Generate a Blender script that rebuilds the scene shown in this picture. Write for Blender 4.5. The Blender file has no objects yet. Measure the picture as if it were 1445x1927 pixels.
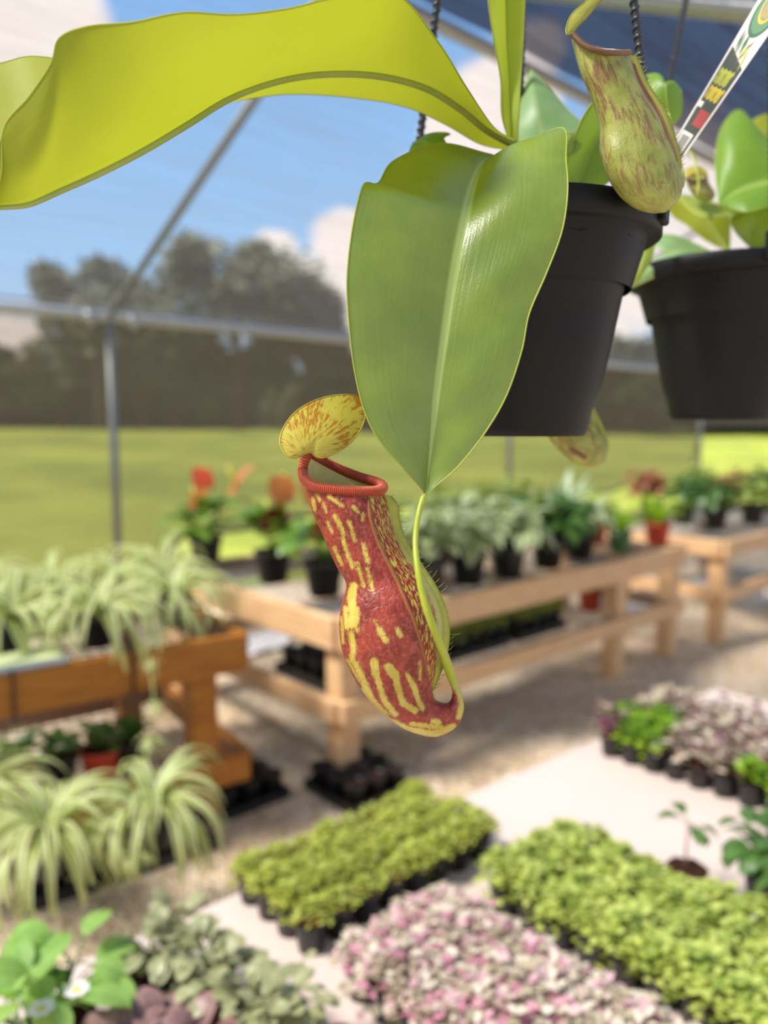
import bpy, bmesh, math, random
import numpy as np
from mathutils import Vector, Matrix, Euler

random.seed(7)
SC = bpy.context.scene
COL = SC.collection
PI = math.pi

# ------------------------------------------------------------------ camera, sky, sun, exposure
F_PX, CX, CY = 1447.0, 722.5, 963.5
PITCH = math.atan(163.5 / F_PX)
CAM = Vector((0, 0, 1.4))
AX_R = Vector((1, 0, 0))
AX_F = Vector((0, math.cos(PITCH), -math.sin(PITCH)))
AX_U = Vector((0, math.sin(PITCH), math.cos(PITCH)))
cam_d = bpy.data.cameras.new('camera')
cam = bpy.data.objects.new('camera', cam_d)
COL.objects.link(cam)
cam.location = CAM
cam.rotation_euler = (PI / 2 - PITCH, 0, 0)
cam_d.sensor_fit = 'VERTICAL'
cam_d.sensor_height = 36.0
cam_d.lens = F_PX / 1927 * 36.0
cam_d.clip_start = 0.02
cam_d.clip_end = 500
cam_d.dof.use_dof = True
cam_d.dof.focus_distance = 0.462
cam_d.dof.aperture_fstop = 3.5
SC.camera = cam

SC.view_settings.view_transform = 'Standard'
SC.view_settings.look = 'None'
SC.view_settings.gamma = 1.0
SC.view_settings.use_curve_mapping = False
SC.view_settings.exposure = 0.55


def ray(px, py):
    return AX_R * ((px - CX) / F_PX) + AX_U * ((CY - py) / F_PX) + AX_F


def P(px, py, d):
    """point seen at a pixel, d metres in front of the lens"""
    return CAM + ray(px, py) * d


def G(px, py, z=0.0):
    """point of the horizontal plane at height z seen at a pixel"""
    r = ray(px, py)
    return CAM + r * ((z - CAM.z) / r.z)


def lin(h):
    h = h.lstrip('#')
    out = []
    for i in (0, 2, 4):
        c = int(h[i:i + 2], 16) / 255
        out.append(c / 12.92 if c <= .04045 else ((c + .055) / 1.055) ** 2.4)
    return (*out, 1)


# -- node helper
class NT:
    def __init__(s, tree):
        s.t = tree
        s.n = tree.nodes
        s.l = tree.links

    def add(s, typ, inputs=None, **props):
        nd = s.n.new(typ)
        for k, v in props.items():
            setattr(nd, k, v)
        for k, v in (inputs or {}).items():
            if isinstance(v, bpy.types.NodeSocket):
                s.l.new(v, nd.inputs[k])
            else:
                nd.inputs[k].default_value = v
        return nd

    def math(s, op, a, b=0.0, clamp=False):
        return s.add('ShaderNodeMath', {0: a, 1: b}, operation=op, use_clamp=clamp).outputs[0]

    def mix(s, f, a, b, mode='MIX'):
        nd = s.add('ShaderNodeMix', {0: f}, data_type='RGBA', blend_type=mode)
        for i, v in ((6, a), (7, b)):
            if isinstance(v, bpy.types.NodeSocket):
                s.l.new(v, nd.inputs[i])
            else:
                nd.inputs[i].default_value = v
        return nd.outputs[2]

    def noise(s, vec, scale, detail=3, rough=.55, dist=0.0):
        return s.add('ShaderNodeTexNoise', {'Vector': vec, 'Scale': scale, 'Detail': detail,
                                            'Roughness': rough, 'Distortion': dist}).outputs['Fac']

    def mapv(s, vec, scale=(1, 1, 1), loc=(0, 0, 0), rot=(0, 0, 0)):
        return s.add('ShaderNodeMapping', {'Vector': vec, 'Scale': scale, 'Location': loc, 'Rotation': rot}).outputs[0]

    def rng(s, v, a, b, c=0.0, d=1.0, smooth=True):
        return s.add('ShaderNodeMapRange', {'Value': v, 'From Min': a, 'From Max': b, 'To Min': c, 'To Max': d},
                     interpolation_type='SMOOTHSTEP' if smooth else 'LINEAR').outputs[0]

    def ramp(s, f, stops):
        nd = s.add('ShaderNodeValToRGB', {0: f})
        e = nd.color_ramp.elements
        while len(e) < len(stops):
            e.new(.5)
        for i, (p, c) in enumerate(stops):
            e[i].position = p
            e[i].color = c
        return nd.outputs[0]


# -- sky: blue with creamy cumulus
world = bpy.data.worlds.new('sky')
SC.world = world
world.use_nodes = True
wt = NT(world.node_tree)
wt.n.clear()
co = wt.add('ShaderNodeTexCoord').outputs['Generated']
sep = wt.add('ShaderNodeSeparateXYZ', {0: co})
elev = sep.outputs[2]
blue = wt.ramp(wt.rng(elev, -.02, .9, smooth=False), [(0, lin('#cfe0ee')), (.22, lin('#9cc6ee')), (.5, lin('#78aee6')), (1, lin('#5c93d6'))])
nz = wt.noise(wt.mapv(co, (1, 1, 1.8)), 5.0, 7, .62, .3)
nz2 = wt.noise(wt.mapv(co, (1, 1, 1.6), (3, 1, 2)), 1.6, 4, .55)
gen = wt.rng(wt.math('ADD', wt.math('MULTIPLY', nz, .55), wt.math('MULTIPLY', nz2, .55)), .50, .62)
blob = None
for (px, py, r) in ((650, 470, 75), (700, 560, 120), (525, 490, 50), (570, 520, 55), (615, 545, 70), (490, 520, 40), (945, 175, 95), (1010, 90, 50), (860, 270, 80), (780, 330, 40), (40, 40, 130),
                    (-40, 140, 120), (1290, 330, 110), (1230, 450, 120), (1400, 420, 150), (20, 640, 60), (1100, 560, 130)):
    d = ray(px, py).normalized()
    dot = wt.add('ShaderNodeVectorMath', {0: co, 1: tuple(d)}, operation='DOT_PRODUCT').outputs['Value']
    ca = math.cos(math.atan(r / F_PX))
    v = wt.math('MULTIPLY', wt.math('SUBTRACT', dot, ca), 1 / (1 - ca))
    blob = v if blob is None else wt.math('MAXIMUM', blob, v)
blob = wt.rng(wt.math('ADD', blob, wt.math('MULTIPLY', wt.math('SUBTRACT', wt.noise(co, 14, 6, .6), .5), 2.6)), -.25, .45)
inview = wt.rng(wt.add('ShaderNodeVectorMath', {0: co, 1: tuple(ray(700, 500).normalized())}, operation='DOT_PRODUCT').outputs['Value'], .70, .80)
gen = wt.math('MULTIPLY', gen, wt.math('SUBTRACT', 1.0, inview))
cl = wt.math('MAXIMUM', gen, blob, True)
ccol = wt.mix(wt.noise(co, 9, 5), lin('#f6e3dc'), lin('#fff6f0'))
sky = wt.mix(cl, blue, ccol)
bg = wt.add('ShaderNodeBackground', {'Color': sky, 'Strength': 1.0})
wo = wt.add('ShaderNodeOutputWorld', {'Surface': bg.outputs[0]})

sun_d = bpy.data.lights.new('sun', 'SUN')
sun_d.energy = 7.2
sun_d.angle = math.radians(14)
sun_d.color = (1, .93, .85)
sun = bpy.data.objects.new('sun', sun_d)
COL.objects.link(sun)
SUNV = Vector((-.57, -.18, .80)).normalized()
sun.rotation_euler = SUNV.to_track_quat('Z', 'Y').to_euler()
sun.location = (-6, -2, 10)

# ------------------------------------------------------------------ mesh helpers
def tag(o, label=None, cat=None, group=None, kind=None):
    if label: o['label'] = label
    if cat: o['category'] = cat
    if group: o['group'] = group
    if kind: o['kind'] = kind
    return o


def empty(name, loc, label=None, cat=None, group=None, rz=0.0):
    o = bpy.data.objects.new(name, None)
    o.empty_display_size = .05
    COL.objects.link(o)
    o.location = loc
    o.rotation_euler = (0, 0, rz)
    return tag(o, label, cat, group)


def origin_of(o):
    v = Vector((0, 0, 0))
    while o is not None:
        v += o.location
        o = o.parent
    return v


class MB:
    def __init__(s):
        s.v, s.f, s.uv, s.mi = [], [], [], []

    def vert(s, p, uv=(0, 0)):
        s.v.append(tuple(p))
        s.uv.append(uv)
        return len(s.v) - 1

    def face(s, idx, m=0):
        s.f.append(tuple(idx))
        s.mi.append(m)

    def grid(s, rows, close_u=False, close_v=False, uvs=None, m=0):
        """rows: list of lists of points"""
        b = len(s.v)
        nr, nc = len(rows), len(rows[0])
        for i, r in enumerate(rows):
            for j, p in enumerate(r):
                s.vert(p, uvs[i][j] if uvs else (j / max(1, nc - 1), i / max(1, nr - 1)))
        for i in range(nr if close_v else nr - 1):
            for j in range(nc if close_u else nc - 1):
                i2, j2 = (i + 1) % nr, (j + 1) % nc
                s.face((b + i * nc + j, b + i * nc + j2, b + i2 * nc + j2, b + i2 * nc + j), m)
        return b

    def tube(s, pts, radii, n=8, closed=False, cap=True, m=0, flat=1.0, vrange=(0, 1)):
        pts = [Vector(p) for p in pts]
        k = len(pts)
        if not hasattr(radii, '__len__'):
            radii = [radii] * k
        rows, uvs = [], []
        prev = None
        for i in range(k):
            a = pts[i - 1] if (i > 0 or closed) else pts[i]
            c = pts[(i + 1) % k] if (i < k - 1 or closed) else pts[i]
            t = (c - a)
            t = t.normalized() if t.length > 1e-9 else Vector((0, 0, 1))
            if prev is None:
                x = t.orthogonal().normalized()
            else:
                x = prev - t * prev.dot(t)
                x = x.normalized() if x.length > 1e-6 else t.orthogonal().normalized()
            prev = x
            y = t.cross(x)
            rows.append([pts[i] + (x * math.cos(2 * PI * j / n) + y * math.sin(2 * PI * j / n) * flat) * radii[i] for j in range(n)])
            vv = vrange[0] + (vrange[1] - vrange[0]) * i / max(1, k - 1)
            uvs.append([(j / n, vv) for j in range(n)])
        b = s.grid(rows, True, closed, uvs, m)
        if cap and not closed:
            s.face([b + j for j in range(n)][::-1], m)
            s.face([b + (k - 1) * n + j for j in range(n)], m)

    def lathe(s, prof, n=32, c=(0, 0, 0), m=0):
        c = Vector(c)
        rows = [[c + Vector((r * math.cos(2 * PI * j / n), r * math.sin(2 * PI * j / n), z)) for j in range(n)] for r, z in prof]
        s.grid(rows, True, m=m)

    def box(s, c, half, ax=None, ch=0.0, m=0):
        """box with optionally chamfered edges; ax = 3 unit axes"""
        c = Vector(c)
        ax = ax or (Vector((1, 0, 0)), Vector((0, 1, 0)), Vector((0, 0, 1)))
        q = lambda x, y, z: c + ax[0] * x + ax[1] * y + ax[2] * z
        hx, hy, hz = half
        if ch <= 0:
            i = [s.vert(q(sx * hx, sy * hy, sz * hz)) for sz in (-1, 1) for sy in (-1, 1) for sx in (-1, 1)]
            for f in ((0, 2, 3, 1), (4, 5, 7, 6), (0, 1, 5, 4), (2, 6, 7, 3), (0, 4, 6, 2), (1, 3, 7, 5)):
                s.face([i[k] for k in f], m)
            return
        bm = bmesh.new()
        bmesh.ops.create_cube(bm, size=2)
        for v in bm.verts:
            v.co = Vector((v.co.x * hx, v.co.y * hy, v.co.z * hz))
        bmesh.ops.bevel(bm, geom=bm.edges[:], offset=ch, segments=1, affect='EDGES')
        b = len(s.v)
        for v in bm.verts:
            s.vert(q(*v.co))
        bm.verts.index_update()
        for f in bm.faces:
            s.face([b + v.index for v in f.verts], m)
        bm.free()

    def beam(s, a, b, w, h, up=Vector((0, 0, 1)), ch=.003):
        a, b = Vector(a), Vector(b)
        t = (b - a).normalized()
        y = up.cross(t).normalized()
        z = t.cross(y)
        s.box((a + b) / 2, ((b - a).length / 2, w / 2, h / 2), (t, y, z), ch)

    def mesh(s, name, off=Vector((0, 0, 0)), smooth=True):
        me = bpy.data.meshes.new(name)
        o = off
        me.from_pydata([(p[0] - o[0], p[1] - o[1], p[2] - o[2]) for p in s.v], [], s.f)
        ul = me.uv_layers.new(name='UVMap')
        li = np.empty(len(me.loops), dtype=np.int32)
        me.loops.foreach_get('vertex_index', li)
        ul.data.foreach_set('uv', np.array(s.uv, dtype=np.float32)[li].ravel())
        me.polygons.foreach_set('material_index', s.mi)
        if smooth:
            me.polygons.foreach_set('use_smooth', [True] * len(s.f))
        me.update()
        return me

    def build(s, name, mat, parent=None, local=False, smooth=True):
        off = Vector((0, 0, 0)) if (local or parent is None) else origin_of(parent)
        me = s.mesh(name, off, smooth)
        for m in (mat if isinstance(mat, (list, tuple)) else [mat]):
            me.materials.append(m)
        o = bpy.data.objects.new(name, me)
        COL.objects.link(o)
        o.parent = parent
        return o


def inst(name, me, parent, loc=(0, 0, 0), rot=(0, 0, 0), sc=1.0):
    o = bpy.data.objects.new(name, me)
    COL.objects.link(o)
    o.parent = parent
    o.location = loc
    o.rotation_euler = rot
    o.scale = (sc,) * 3 if not hasattr(sc, '__len__') else sc
    return o


def crom(pts, t):
    """Catmull-Rom through tuples, t in 0..1"""
    n = len(pts) - 1
    x = min(max(t, 0), 1) * n
    i = min(int(x), n - 1)
    f = x - i
    p1, p2 = np.array(pts[i], float), np.array(pts[i + 1], float)
    p0 = np.array(pts[i - 1], float) if i > 0 else 2 * p1 - p2
    p3 = np.array(pts[i + 2], float) if i + 2 <= n else 2 * p2 - p1
    return .5 * ((2 * p1) + (p2 - p0) * f + (2 * p0 - 5 * p1 + 4 * p2 - p3) * f * f + (3 * p1 - p0 - 3 * p2 + p3) * f ** 3)


# ------------------------------------------------------------------ materials
def new_mat(name):
    m = bpy.data.materials.new(name)
    m.use_nodes = True
    t = NT(m.node_tree)
    t.n.clear()
    out = t.add('ShaderNodeOutputMaterial')
    return m, t, out


def bsdf(t, col, rough=.5, spec=.5, bump=None, metal=0.0, bs=.3, bd=.002, **kw):
    ins = {'Base Color': col, 'Roughness': rough, 'Metallic': metal, 'Specular IOR Level': spec}
    ins.update(kw)
    if bump is not None:
        ins['Normal'] = t.add('ShaderNodeBump', {'Height': bump, 'Strength': bs, 'Distance': bd}).outputs[0]
    return t.add('ShaderNodeBsdfPrincipled', ins).outputs[0]


def leaf_mat(name, c1, c2, ct, tf=.4, rough=.35, scale=30, rib=None, spec=.5, bs=.15, stripe=None, margin=None, specks=None):
    """leaf: two-tone blade, light passing through; rib = paler midrib colour, stripe = edge stripe colour"""
    m, t, out = new_mat(name)
    tc = t.add('ShaderNodeTexCoord')
    ob, uv = tc.outputs['Object'], tc.outputs['UV']
    su = t.add('ShaderNodeSeparateXYZ', {0: uv})
    n1 = t.noise(ob, scale, 4)
    col = t.mix(t.rng(n1, .3, .7), lin(c1), lin(c2))
    rnd = t.add('ShaderNodeObjectInfo').outputs['Random']
    col = t.mix(t.math('MULTIPLY', rnd, .35), col, lin(c2))
    tcol = lin(ct)
    d = t.math('ABSOLUTE', t.math('SUBTRACT', su.outputs[0], .5))
    if stripe:
        f = t.rng(t.math('ADD', d, t.math('MULTIPLY', t.noise(t.mapv(uv, (6, 1, 1)), 3, 2), .12)), .30, .40)
        col = t.mix(f, col, lin(stripe))
        tcol = t.mix(f, tcol, lin(stripe))
    if rib:
        col = t.mix(t.rng(d, .035, .012), col, lin(rib))
    if specks:
        vz = t.add('ShaderNodeTexVoronoi', {'Vector': ob, 'Scale': specks[1]}).outputs['Distance']
        col = t.mix(t.rng(vz, specks[2], specks[2] * .5), col, lin(specks[0]))
    fine = t.math('ADD', t.noise(ob, scale * 14, 3), t.noise(ob, scale * 45, 2))
    vein = t.math('ADD', t.math('MULTIPLY', fine, .5), t.noise(t.mapv(uv, (26, 2.2, 1)), 2.0, 3))
    sh = bsdf(t, col, rough, spec, vein, bs=bs, bd=.0012)
    tr = t.add('ShaderNodeBsdfTranslucent', {'Color': tcol}).outputs[0]
    mx = t.add('ShaderNodeMixShader', {0: tf, 1: sh, 2: tr}).outputs[0]
    t.l.new(mx, out.inputs[0])
    return m


def plain(name, col, rough=.5, spec=.5, metal=0.0, var=.25, scale=20, bs=.2, bd=.001):
    m, t, out = new_mat(name)
    ob = t.add('ShaderNodeTexCoord').outputs['Object']
    n = t.noise(ob, scale, 5)
    c = lin(col)
    dk = tuple(x * (1 - var) for x in c[:3]) + (1,)
    li = tuple(min(1, x * (1 + var * .6)) for x in c[:3]) + (1,)
    t.l.new(bsdf(t, t.mix(n, dk, li), rough, spec, t.noise(ob, scale * 8, 3), metal, bs, bd), out.inputs[0])
    return m


def wood_mat(name, a, b, dark, rough=.6):
    m, t, out = new_mat(name)
    uvs = t.add('ShaderNodeTexCoord').outputs['Object']
    geo = t.add('ShaderNodeNewGeometry')
    v = t.mapv(uvs, (1, 1, 1), rot=(0, 0, -math.radians(42)))
    g1 = t.noise(t.mapv(v, (2.5, 2.5, 34)), 2.2, 5, .6, .4)
    g2 = t.noise(v, 3.5, 3)
    kn = t.noise(t.mapv(v, (1.5, 1.5, 6)), 3, 2)
    c = t.mix(t.rng(g1, .3, .7), lin(a), lin(b))
    c = t.mix(t.rng(g2, .55, .8, 0, .45), c, lin(dark))
    c = t.mix(t.rng(kn, .70, .78, 0, .7), c, lin(dark))
    t.l.new(bsdf(t, c, rough, .35, g1, bs=.35, bd=.002), out.inputs[0])
    return m


def cloth_mat(name, trans, col, scol, lo, hi):
    """woven shade mesh: part open holes, part threads that catch and pass light"""
    m, t, out = new_mat(name)
    uv = t.add('ShaderNodeTexCoord').outputs['UV']
    st = t.noise(t.mapv(uv, (3.5, 60, 1), rot=(0, 0, .06)), 1.0, 5, .6)
    st2 = t.noise(t.mapv(uv, (40, 160, 1)), 1.6, 3)
    fo = t.noise(t.mapv(uv, (1.2, 5, 1)), 1.3, 3)
    f = t.math('ADD', t.math('MULTIPLY', st, .5), t.math('ADD', t.math('MULTIPLY', fo, .3), t.math('MULTIPLY', st2, .2)))
    op = t.rng(f, .35, .65, lo, hi)
    tr = t.add('ShaderNodeBsdfTransparent', {'Color': lin(trans)}).outputs[0]
    df = t.add('ShaderNodeBsdfDiffuse', {'Color': lin(col)}).outputs[0]
    tl = t.add('ShaderNodeBsdfTranslucent', {'Color': lin(scol)}).outputs[0]
    th = t.add('ShaderNodeMixShader', {0: .5, 1: df, 2: tl}).outputs[0]
    t.l.new(t.add('ShaderNodeMixShader', {0: op, 1: th, 2: tr}).outputs[0], out.inputs[0])
    return m


M = {}
M['cloth'] = cloth_mat('shade_mesh', '#f4f6f8', '#5c5b59', '#6e6c68', .56, .79)
M['cloth_wall'] = cloth_mat('shade_mesh_wall', '#f2f0ea', '#5c554e', '#6a6258', .36, .50)
M['cloth_dark'] = cloth_mat('dense_shade_mesh', '#eceef6', '#24242c', '#2c2c36', .02, .17)
M['galv'] = plain('galvanised', '#a9adae', .38, .5, .85, .15, 30)
M['galv_dull'] = plain('galvanised_dull', '#7f8383', .5, .5, .6, .2, 30)
M['black_plastic'] = plain('black_plastic', '#191a1c', .42, .5, 0, .25, 60, .12, .0004)
M['pot_black'] = plain('pot_black', '#0c0e12', .5, .22, 0, .2, 25, .1, .0004)
M['wire'] = plain('coated_wire', '#26292e', .32, .6, 0, .1, 40)
M['terracotta'] = plain('terracotta', '#b8452f', .6, .35, 0, .2, 30)
M['soil'] = plain('soil', '#4a2f22', .95, .1, 0, .5, 80, .9, .006)
M['peat'] = plain('peat_mix', '#7a3f26', .95, .1, 0, .5, 120, .9, .004)
M['white_table'] = plain('white_laminate', '#d0beb4', .5, .4, 0, .06, 3, .05)
M['sun_spot'] = plain('sun_spot_white', '#f4eeee', .35, .6, 0, .05, 6, .1)  # bright white that stands in for sunlight on the gravel
M['pale_green'] = plain('pale_green_plastic', '#c6cf9c', .5, .4, 0, .1, 12)
M['bucket'] = plain('bucket_grey_white', '#cfd3d6', .4, .5, 0, .08, 10)
M['green_pot'] = plain('green_pot', '#4f7a4c', .5, .4, 0, .15, 10)
M['grey_lip'] = plain('grey_plastic', '#8a8f94', .5, .4, 0, .1, 10)
M['wood'] = wood_mat('pine_timber', '#c79a6c', '#ddb98e', '#8c6238')
M['wood_brown'] = wood_mat('stained_timber', '#94571c', '#b67528', '#4e2a0c', .5)
M['bark'] = plain('bark', '#5a4c3e', .9, .2, 0, .4, 6, .8, .03)

# gravel floor
m, t, out = new_mat('gravel')
ob = t.add('ShaderNodeTexCoord').outputs['Object']
vz = t.add('ShaderNodeTexVoronoi', {'Vector': ob, 'Scale': 70.0})
vz2 = t.add('ShaderNodeTexVoronoi', {'Vector': ob, 'Scale': 31.0})
base = t.mix(t.rng(t.noise(ob, 1.3, 4), .35, .65), lin('#e6caa4'), lin('#f0dbbc'))
stone = t.add('ShaderNodeSeparateColor', {0: vz.outputs['Color']}).outputs[0]
stone2 = t.add('ShaderNodeSeparateColor', {0: vz2.outputs['Color']}).outputs[1]
c = t.mix(t.rng(stone, .0, .6, .25, 1), lin('#b59a7e'), base)
c = t.mix(t.rng(stone2, .72, .95, 0, .6), c, lin('#f2e6d2'))
c = t.mix(t.rng(stone2, .25, .05, 0, .4), c, lin('#8f7860'))
t.l.new(bsdf(t, c, .9, .2, t.math('ADD', vz.outputs['Distance'], vz2.outputs['Distance']), bs=.9, bd=.02), out.inputs[0])
M['gravel'] = m
m, t, out = new_mat('lawn')
ob = t.add('ShaderNodeTexCoord').outputs['Object']
c = t.mix(t.rng(t.noise(ob, .35, 5), .35, .65), lin('#83903a'), lin('#a8b04a'))
c = t.mix(t.rng(t.noise(t.mapv(ob, (1, 6, 1)), 1.6, 4), .5, .8, 0, .5), c, lin('#c3cb58'))
t.l.new(bsdf(t, c, .9, .15, t.noise(ob, 60, 3), bs=.8, bd=.05), out.inputs[0])
M['lawn'] = m

M['tree_a'] = leaf_mat('tree_leaves_dark', '#343c20', '#474e2a', '#565c28', .25, .55, 1)
M['tree_b'] = leaf_mat('tree_leaves_olive', '#454a2a', '#585d35', '#6a6e38', .25, .55, 1)

# ------------------------------------------------------------------ shade house: ground, mesh walls, pipe frame
TH = math.radians(42)
A = Vector((math.cos(TH), math.sin(TH), 0))      # along the house
U = Vector((math.sin(TH), -math.cos(TH), 0))     # across, from the far wall towards the camera
B = -U
Z = Vector((0, 0, 1))
O = Vector((-1.788, 5.111, 0))
EAVE, SLOPE = 2.10, .465
_r = ray(900, 75)
_s = (EAVE + SLOPE * ((CAM - O).dot(U)) - CAM.z) / (_r.z - SLOPE * _r.dot(U))
_q = CAM + _r * _s
RU, RZ = (_q - O).dot(U), _q.z                   # ridge


def H(t, u, z=0.0):
    return O + A * t + U * u + Z * z


def roof_z(u):
    return RZ - SLOPE * abs(u - RU)


def struct(name, mb, mat, parent=None, smooth=False, label=None):
    o = mb.build(name, mat, parent, smooth=smooth)
    if parent is None:
        tag(o, label=label, kind='structure')
    return o


mb = MB()
n = 30
mb.grid([[H(-8 + 24 * j / n, -.6 + 10 * i / n, .006 * math.sin(i * 2.1 + j * 1.3)) for j in range(n + 1)] for i in range(n + 1)])
struct('floor', mb, M['gravel'], smooth=True, label='pale tan gravel ground under the benches')
mb = MB()
rows = []
for i in range(41):
    u = -.6 - 70 * (i / 40) ** 1.6
    rows.append([H(-70 + 160 * j / 40, u, -.01 + 1.22 * (1 - math.exp(-max(0, -u - .6) / 17)) + .10 * math.sin(j * .9 + i * .3) * min(1, i / 12)) for j in range(41)])
mb.grid(rows[::-1])
struct('lawn', mb, M['lawn'], smooth=True, label='sunlit yellow green lawn beyond the mesh wall')

T0, T1, TS = -6.2, 14.0, 4.13


def hem(t):
    if t < 0: return .06
    if t < .55: return .06 + .60 * (t / .55) ** .8
    if t < 8.2: return .64 + .03 * math.sin(t * 5)
    return min(1.40, .64 + (t - 8.2) * 8)


mb = MB()
NT_, NZ_ = 200, 14
rows, uvs = [], []
for i in range(NZ_ + 1):
    r_, uu = [], []
    for j in range(NT_ + 1):
        t_ = T0 + (T1 - T0) * j / NT_
        h0 = hem(t_)
        z_ = h0 + (EAVE - .015 - h0) * i / NZ_
        bul = -.05 * math.sin(PI * (z_ / EAVE)) + .012 * math.sin(t_ * 3.1 + z_ * 2)
        r_.append(H(t_, bul - .03, z_))
        uu.append((t_ * .25, z_ * .5))
    rows.append(r_)
    uvs.append(uu)
mb.grid(rows, uvs=uvs)
wall = struct('wall_left', mb, M['cloth_wall'], smooth=True, label='grey shade mesh wall with a raised bottom hem')
mb = MB()
mb.tube([H(T0 + (T1 - T0) * j / 120, -.03, hem(T0 + (T1 - T0) * j / 120)) for j in range(121)], .018, 6)
mb.build('hem_roll', M['black_plastic'], wall)


def roof_panel(u0, u1, nu, lift, ph, T0=T0, T1=T1):
    mb = MB()
    rows, uvs = [], []
    for i in range(nu + 1):
        u = u0 + (u1 - u0) * i / nu
        r_, uu = [], []
        for j in range(121):
            t_ = T0 + (T1 - T0) * j / 120
            sag = -.035 * math.sin(PI * ((t_ / TS) % 1)) * math.sin(PI * i / nu)
            r_.append(H(t_, u, roof_z(u) + lift + sag + .006 * math.sin(t_ * 7 + u * 5 + ph)))
            uu.append((t_ * .25, u * .5))
        rows.append(r_)
        uvs.append(uu)
    mb.grid(rows, uvs=uvs)
    return mb


ceil = struct('ceiling', roof_panel(-.04, RU, 20, .04, 0), M['cloth'], smooth=True, label='light shade mesh roof slope showing blue sky')
struct('ceiling.003', roof_panel(RU, 4.22, 18, .04, 3, T0, -.62), M['cloth'], smooth=True, label='light shade mesh over the near slope above the camera')  # unseen panel, light instead of dark mesh so sun reaches table and benches
struct('ceiling.001', roof_panel(RU, 4.22, 18, .045, 1, -.66, T1), M['cloth_dark'], smooth=True, label='dark dense shade mesh over the near roof slope')
struct('ceiling.002', roof_panel(4.18, 5.9, 10, .04, 2), M['cloth'], smooth=True, label='light shade mesh over the near eave')

fr = empty('shade_house_frame', H(0, 0, 0), 'galvanised pipe frame carrying the shade mesh', 'frame')
posts = [k * TS for k in (-1, 0, 1, 2, 3)]
for t_ in posts:
    mb = MB(); mb.tube([H(t_, 0, 0), H(t_, 0, EAVE)], .026, 12); mb.build('post', M['galv_dull'], fr)
    for s0, s1 in ((0, RU), (5.9, RU)):
        mb = MB()
        mb.tube([H(t_, s0, roof_z(s0)), H(t_, s1, roof_z(s1))], .024 if s0 == 0 else .028, 12)
        mb.build('rafter', M['galv_dull'] if s0 == 0 else M['galv'], fr)
    mb = MB(); mb.tube([H(t_, 5.9, 0), H(t_, 5.9, roof_z(5.9))], .026, 12); mb.build('post', M['galv_dull'], fr)
    for du in (-.13, .16):       # pipe clamps on the side rail
        mb = MB()
        mb.tube([H(t_ + du - .035, 0, EAVE - .015), H(t_ + du + .035, 0, EAVE - .015)], .043, 14)
        mb.lathe([(0, -.03), (.014, -.03), (.014, .0), (.0, .004)], 10, H(t_ + du, .02, EAVE - .045))
        mb.build('clamp', M['galv'], fr)
for (u, z, r) in ((0, EAVE, .034), (RU, RZ - .02, .034), (5.9, roof_z(5.9), .03)):
    mb = MB(); mb.tube([H(T0, u, z), H(T1, u, z)], r, 14); mb.build('rail', M['galv'], fr)
mb = MB(); mb.tube([H(T0, .05, EAVE + .05), H(T1, .05, EAVE + .055)], .008, 6); mb.build('edge_wire', M['galv_dull'], fr)

# ------------------------------------------------------------------ trees beyond the lawn
def tree_mesh(seed, mat_i, hgt, wid, n, ls, low=False):
    rnd = random.Random(seed)
    mb = MB()
    cl = []
    for k in range(16):
        a, e = rnd.uniform(0, 2 * PI), rnd.uniform(-.2, 1)
        rr = rnd.uniform(.2, .8)
        cl.append((math.cos(a) * wid * rr, math.sin(a) * wid * rr, hgt * ((.36 + .5 * e * (1 - rr * .4)) if low else (.40 + .46 * e * (1 - rr * .4))), rnd.uniform(.22, .42) * wid))
    for k in range(n):
        cx, cy, cz, cr = rnd.choice(cl)
        d = Vector((rnd.gauss(0, 1), rnd.gauss(0, 1), rnd.gauss(0, .8))).normalized() * cr * rnd.uniform(.55, 1.05)
        p = Vector((cx, cy, cz)) + d
        p.z = p.z - hgt * .3 * rnd.random() if low else p.z
        p.z = max(hgt * .02, p.z)
        x = Vector((rnd.gauss(0, 1), rnd.gauss(0, 1), rnd.gauss(0, .6))).normalized()
        y = x.orthogonal().normalized()
        s_ = ls * rnd.uniform(.6, 1.3)
        i = [mb.vert(p - x * s_), mb.vert(p + y * s_ * .5), mb.vert(p + x * s_), mb.vert(p - y * s_ * .5)]
        mb.face(i)
    me = mb.mesh('foliage')
    me.materials.append(M['tree_a'] if mat_i == 0 else M['tree_b'])
    tb = MB()
    tb.tube([(0, 0, -.3), (.1, .05, hgt * .25), (0, .1, hgt * .6)], [.035 * hgt, .025 * hgt, .01 * hgt], 8)
    for k in range(7):
        cx, cy, cz, cr = cl[k]
        z0 = hgt * rnd.uniform(.25, .5)
        tb.tube([(0, 0, z0), (cx * .5, cy * .5, (z0 + cz) / 2 + .2), (cx, cy, cz)], [.014 * hgt, .01 * hgt, .004 * hgt], 6)
    tm = tb.mesh('trunk')
    tm.materials.append(M['bark'])
    return me, tm


TV = [tree_mesh(1, 0, 10, 4.2, 5200, .34), tree_mesh(2, 1, 10, 4.6, 5200, .34), tree_mesh(3, 0, 10, 3.6, 5200, .34), tree_mesh(4, 1, 10, 5.0, 7000, .5, True), tree_mesh(5, 0, 10, 5.0, 7000, .5, True)]


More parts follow.
